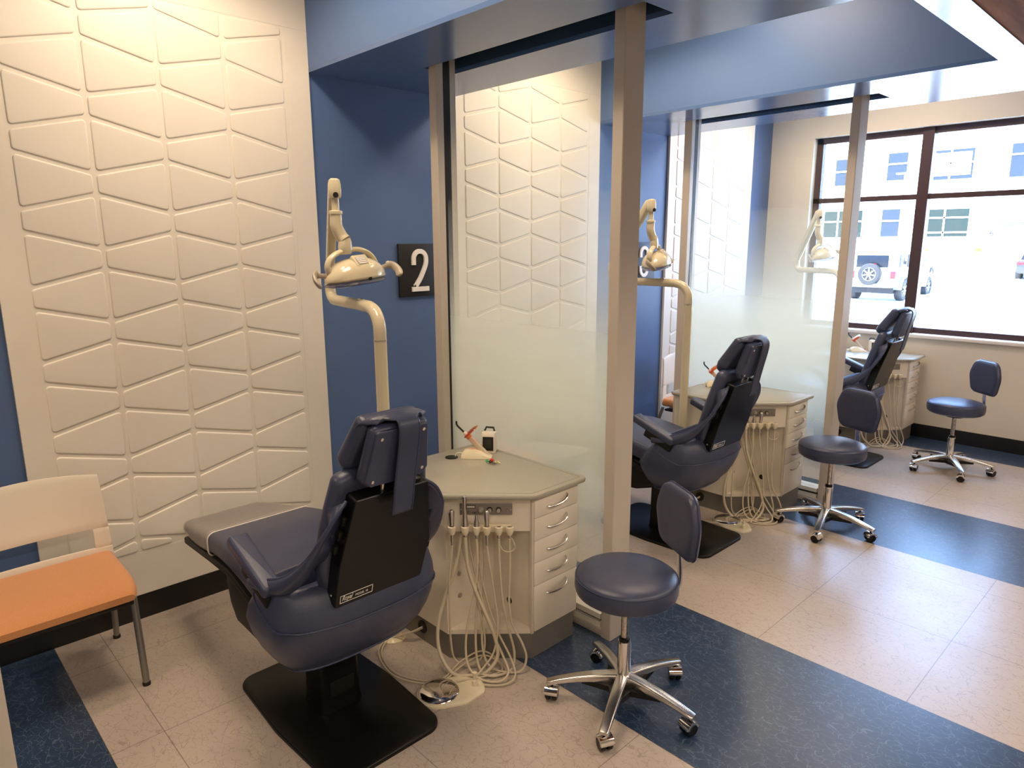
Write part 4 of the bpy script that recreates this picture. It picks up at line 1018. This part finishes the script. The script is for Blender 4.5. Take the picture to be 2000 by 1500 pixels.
# ------------------------------------------------------------------ outside
mb = MB()
gy = [(YO+.01, -.25), (12, -.45), (27.9, -.45), (38, -.10), (49, 1.02), (51, 1.05)]
mb.grid([[(x, y, z) for x in (-70, -30, 0, 30)] for y, z in gy], smooth=False)
g = mb.build('floor_outside', 'asphalt'); g['kind'] = 'structure'
def box_win(parent, x0, x1, z0, z1, glass, bars_x=(), bars_z=(), dy=0):
    f = MB().box(x0, x1, dy-.04, dy, z0, z1)
    f = f.build('window', glass, parent)
    b = MB()
    for x in bars_x: b.box(x-.05, x+.05, dy-.08, dy-.041, z0, z1)
    for z in bars_z: b.box(x0, x1, dy-.08, dy-.041, z-.05, z+.05)
    if bars_x or bars_z: b.build('glazing_bar', 'facade', f)
    return f
Bd = thing('office_building', 'white two-storey building with blue windows across the parking lot', 'building', (0, 50, 0))
MB().box(-45, 12, 0, 12, .9, 13).build('wall', 'facade', Bd)
box_win(Bd, -16.9, -15.75, 5.54, 7.23, 'win_blue', (), (6.55,))
box_win(Bd, -16.95, -15.8, 1.98, 3.72, 'win_blue', (), (2.98,))
f = box_win(Bd, -14.5, -12.1, 5.4, 7.15, 'win_blue', (-13.3,), (6.35,))
MB().box(-14.4, -12.2, -.06, -.041, 5.62, 6.3).box(-14.4, -12.2, -.06, -.041, 6.42, 6.98).build('blind', 'blind', f)
box_win(Bd, -14.55, -12.0, 1.95, 3.62, 'win_green', (-13.3,), (3.1, 2.2))
box_win(Bd, -20.2, -19.2, 5.4, 7.1, 'win_blue', (), (6.3,)); box_win(Bd, -21.3, -18.2, 1.95, 3.7, 'win_green', (-19.75,), (3.0,))
MB().box(-10.9, -8.6, -.35, -.001, 5.6, 7.6).build('stone_surround', 'stone', Bd); box_win(Bd, -10.15, -8.7, 5.3, 7.15, 'win_blue', (), (6.55,), -.36)
MB().box(-11.0, -8.2, -.5, -.001, 2.75, 3.75).build('stone_lintel', 'stone', Bd)
d_ = MB().box(-10.3, -9.0, -.06, -.001, 1.02, 2.74).build('entrance_door', 'bumper', Bd); MB().box(-10.2, -9.1, -.09, -.061, 1.1, 2.55).build('door_panel', 'facade', d_)
text_mesh('6', .5, .01, Matrix.Translation((-10.85, -.02, 1.95)) @ Matrix.Rotation(PI/2, 4, 'X'), 'unit_number', 'print_dark', Bd)
for x, z0, sc, lb in ((-11.1, 1.02, .16, 'small autumn shrub at the foot of the white building, right'), (-14.0, 1.02, .14, 'small autumn shrub at the foot of the white building, behind the blue car')):
    mb = MB()
    for q in range(26):
        a = random.uniform(0, 2*PI); b = random.uniform(0, .9); mb.tube([(0, 0, 0), (sc*2*math.cos(a)*b, sc*math.sin(a)*b, sc*random.uniform(.6, 1.6))], [.02, .05], 5)
    tag(mb.build('shrub', 'shrub', loc=(x, 49.3, z0)), lb, 'shrub')
def street_lamp(x, y, h, label):
    z0 = -.45 if y < 28 else -.3
    L_ = thing('street_lamp', label, 'street lamp', (x, y, z0), group='parking lot lamps')
    MB().lathe([(.2, -.2), (.2, .55), (.07, .56), (.05, h)], 12).build('pole', 'bumper', L_)
    MB().box(-.45, .45, -.12, .12, h, h+.09, bev=.02).build('lamp_arm', 'bumper', L_)
    return L_
street_lamp(-13.6, 43, 5.6, 'grey parking lot lamp post, right of the white off-road car')
street_lamp(-15.8, 38, 6.2, 'grey parking lot lamp post seen through the far glass')
def wheel_obj(parent, loc, R_, w_, side, rz=0, nm='wheel'):
    mx = frame_mx(loc, (0, 0, 1), side)
    o = MB().lathe([(R_*.62, -w_/2), (R_*.93, -w_/2), (R_, -w_*.36), (R_, w_*.36), (R_*.93, w_/2), (R_*.64, w_/2), (R_*.62, w_*.3)], 28, mx=mx, cap=True).build(nm, 'tyre', parent)
    MB().lathe([(R_*.63, w_*.30), (R_*.63, w_*.42), (R_*.58, w_*.44), (R_*.56, w_*.33)], 28, mx=mx, cap=False).lathe([(R_*.16, w_*.3), (R_*.16, w_*.48), (.0001, w_*.5)], 14, mx=mx).build('rim', 'rim', o)
    sp = MB()
    for k in range(7):
        a = 2*PI*k/7; sp.box(R_*.1, R_*.6, -R_*.06, R_*.06, w_*.34, w_*.44, mx=mx @ Rz(a))
    sp.build('spokes', 'rim', o)
    return o
# white off-road car, rear towards the window (forward = +y)
J = thing('car', 'white boxy off-road car with a spare wheel on its tailgate', 'car', (-9.42, 27.35, -.45))
def sec(y, w, z0, z1, r=.06): return [(x, y, (z0+z1)/2+z) for x, z in rrect(w, z1-z0, r, 3)]
MB().loft([sec(0, 1.62, .55, 1.12), sec(.03, 1.66, .52, 1.15), sec(2.9, 1.66, .5, 1.15), sec(3.1, 1.60, .5, 1.14), sec(4.1, 1.35, .55, 1.08), sec(4.15, 1.3, .6, 1.05)], smooth=False).build('body', 'car_white', J)
MB().loft([sec(.02, 1.58, 1.12, 1.80), sec(.05, 1.62, 1.12, 1.84), sec(2.35, 1.56, 1.12, 1.84), sec(2.75, 1.50, 1.12, 1.30)], smooth=False).build('cabin', 'car_white', J)
MB().box(-.58, .52, -.012, .03, 1.22, 1.66, bev=.01).build('rear_window', 'car_glass', J)
for s_ in (-1, 1):
    for a, b in ((.25, 1.0), (1.15, 1.75), (1.85, 2.35)): MB().box(s_*.79, s_*.82, a, b, 1.22, 1.68, bev=.01).build('side_window', 'car_glass', J)
    for y in (.75, 3.55):
        wheel_obj(J, (s_*.80, y, .40), .40, .26, (s_, 0, 0))
        MB().loft([[(s_*xx, y+.56*math.cos(a)*r0, .42+.52*math.sin(a)*r0) for a in [PI*k/10 for k in range(11)]] for xx, r0 in ((.70, 1), (.96, 1), (.96, .86), (.70, .86))], closed=True, cap=(False, False)).build('fender_flare', 'car_white' if y > 2 else 'bumper', J)
    MB().box(s_*.62, s_*.80, -.03, .02, .82, 1.10, bev=.02).build('tail_lamp', 'tail_red', J)
    MB().box(s_*.80, s_*.86, 1.3, 3.0, .42, .50).build('side_step', 'bumper', J)
    MB().box(s_*.83, s_*1.02, 2.30, 2.38, 1.22, 1.42, bev=.02).build('mirror', 'car_dark', J)
MB().box(-.80, .80, -.22, .02, .50, .66, bev=.03).build('rear_bumper', 'bumper', J)
MB().box(.18, .62, -.235, -.22, .53, .63).build('number_plate', 'blind', J)
MB().box(-.06, .12, -.03, 0, 1.30, 1.36).build('brake_lamp', 'tail_red', J)
wheel_obj(J, (-.03, -.16, .98), .39, .24, (0, -1, 0), nm='spare_wheel')
MB().box(-.70, .70, .1, .4, .28, .50).build('underbody', 'tyre', J)
def sedan(label, loc, rz, paint, dims=(4.5, 1.8, 1.42)):
    A_ = thing('car', label, 'car', loc, rz); L_, w_, h_ = dims
    pf = [(0, .55, .85), (.04, .35, .95), (.9, .30, .98), (L_-1.3, .30, .96), (L_-.25, .34, .80), (L_, .42, .68)]
    MB().loft([sec(y, w_*(1 if .3 < y < L_-.3 else .9), a, b, .12) for y, a, b in pf]).build('body', paint, A_)
    cf = [(.45, .93, .96, .86), (1.0, .9, h_-.04, .72), (2.1, .9, h_, .70), (2.75, .9, h_-.12, .74), (3.4, .9, .96, .86)]
    MB().loft([sec(y, w_*k, a, b, .10) for y, a, b, k in cf]).build('greenhouse', 'car_glass', A_)
    MB().loft([sec(y, w_*.66, h_-.05, h_+.012, .02) for y in (1.0, 1.2, 2.3, 2.55)]).build('roof', paint, A_)
    for s_ in (-1, 1):
        for y in (.8, L_-.85): wheel_obj(A_, (s_*(w_/2-.1), y, .33), .33, .22, (s_, 0, 0))
        MB().box(s_*w_*.28, s_*w_*.46, -.01, .1, .72, .86, bev=.02).build('tail_lamp', 'tail_red', A_)
        MB().box(s_*w_*.28, s_*w_*.45, L_-.16, L_-.02, .60, .72, bev=.02).build('head_lamp', 'blind', A_)
    return A_
sedan('blue car parked beyond the white off-road car', (-11.35, 34.6, -.2), 0, 'car_blue')
sedan('dark car seen through the far glass, red tail lamp showing', (-18.9, 42.0, .1), 0, 'car_dark', (4.6, 1.9, 1.65))
sedan('dark car cut off by the right edge of the picture', (-6.2, 38.2, -.1), 0, 'car_dark', (4.8, 1.95, 1.7))
sedan('white car parked beyond the dark one, through the far glass', (-24.5, 46.0, .45), math.radians(-80), 'car_white')
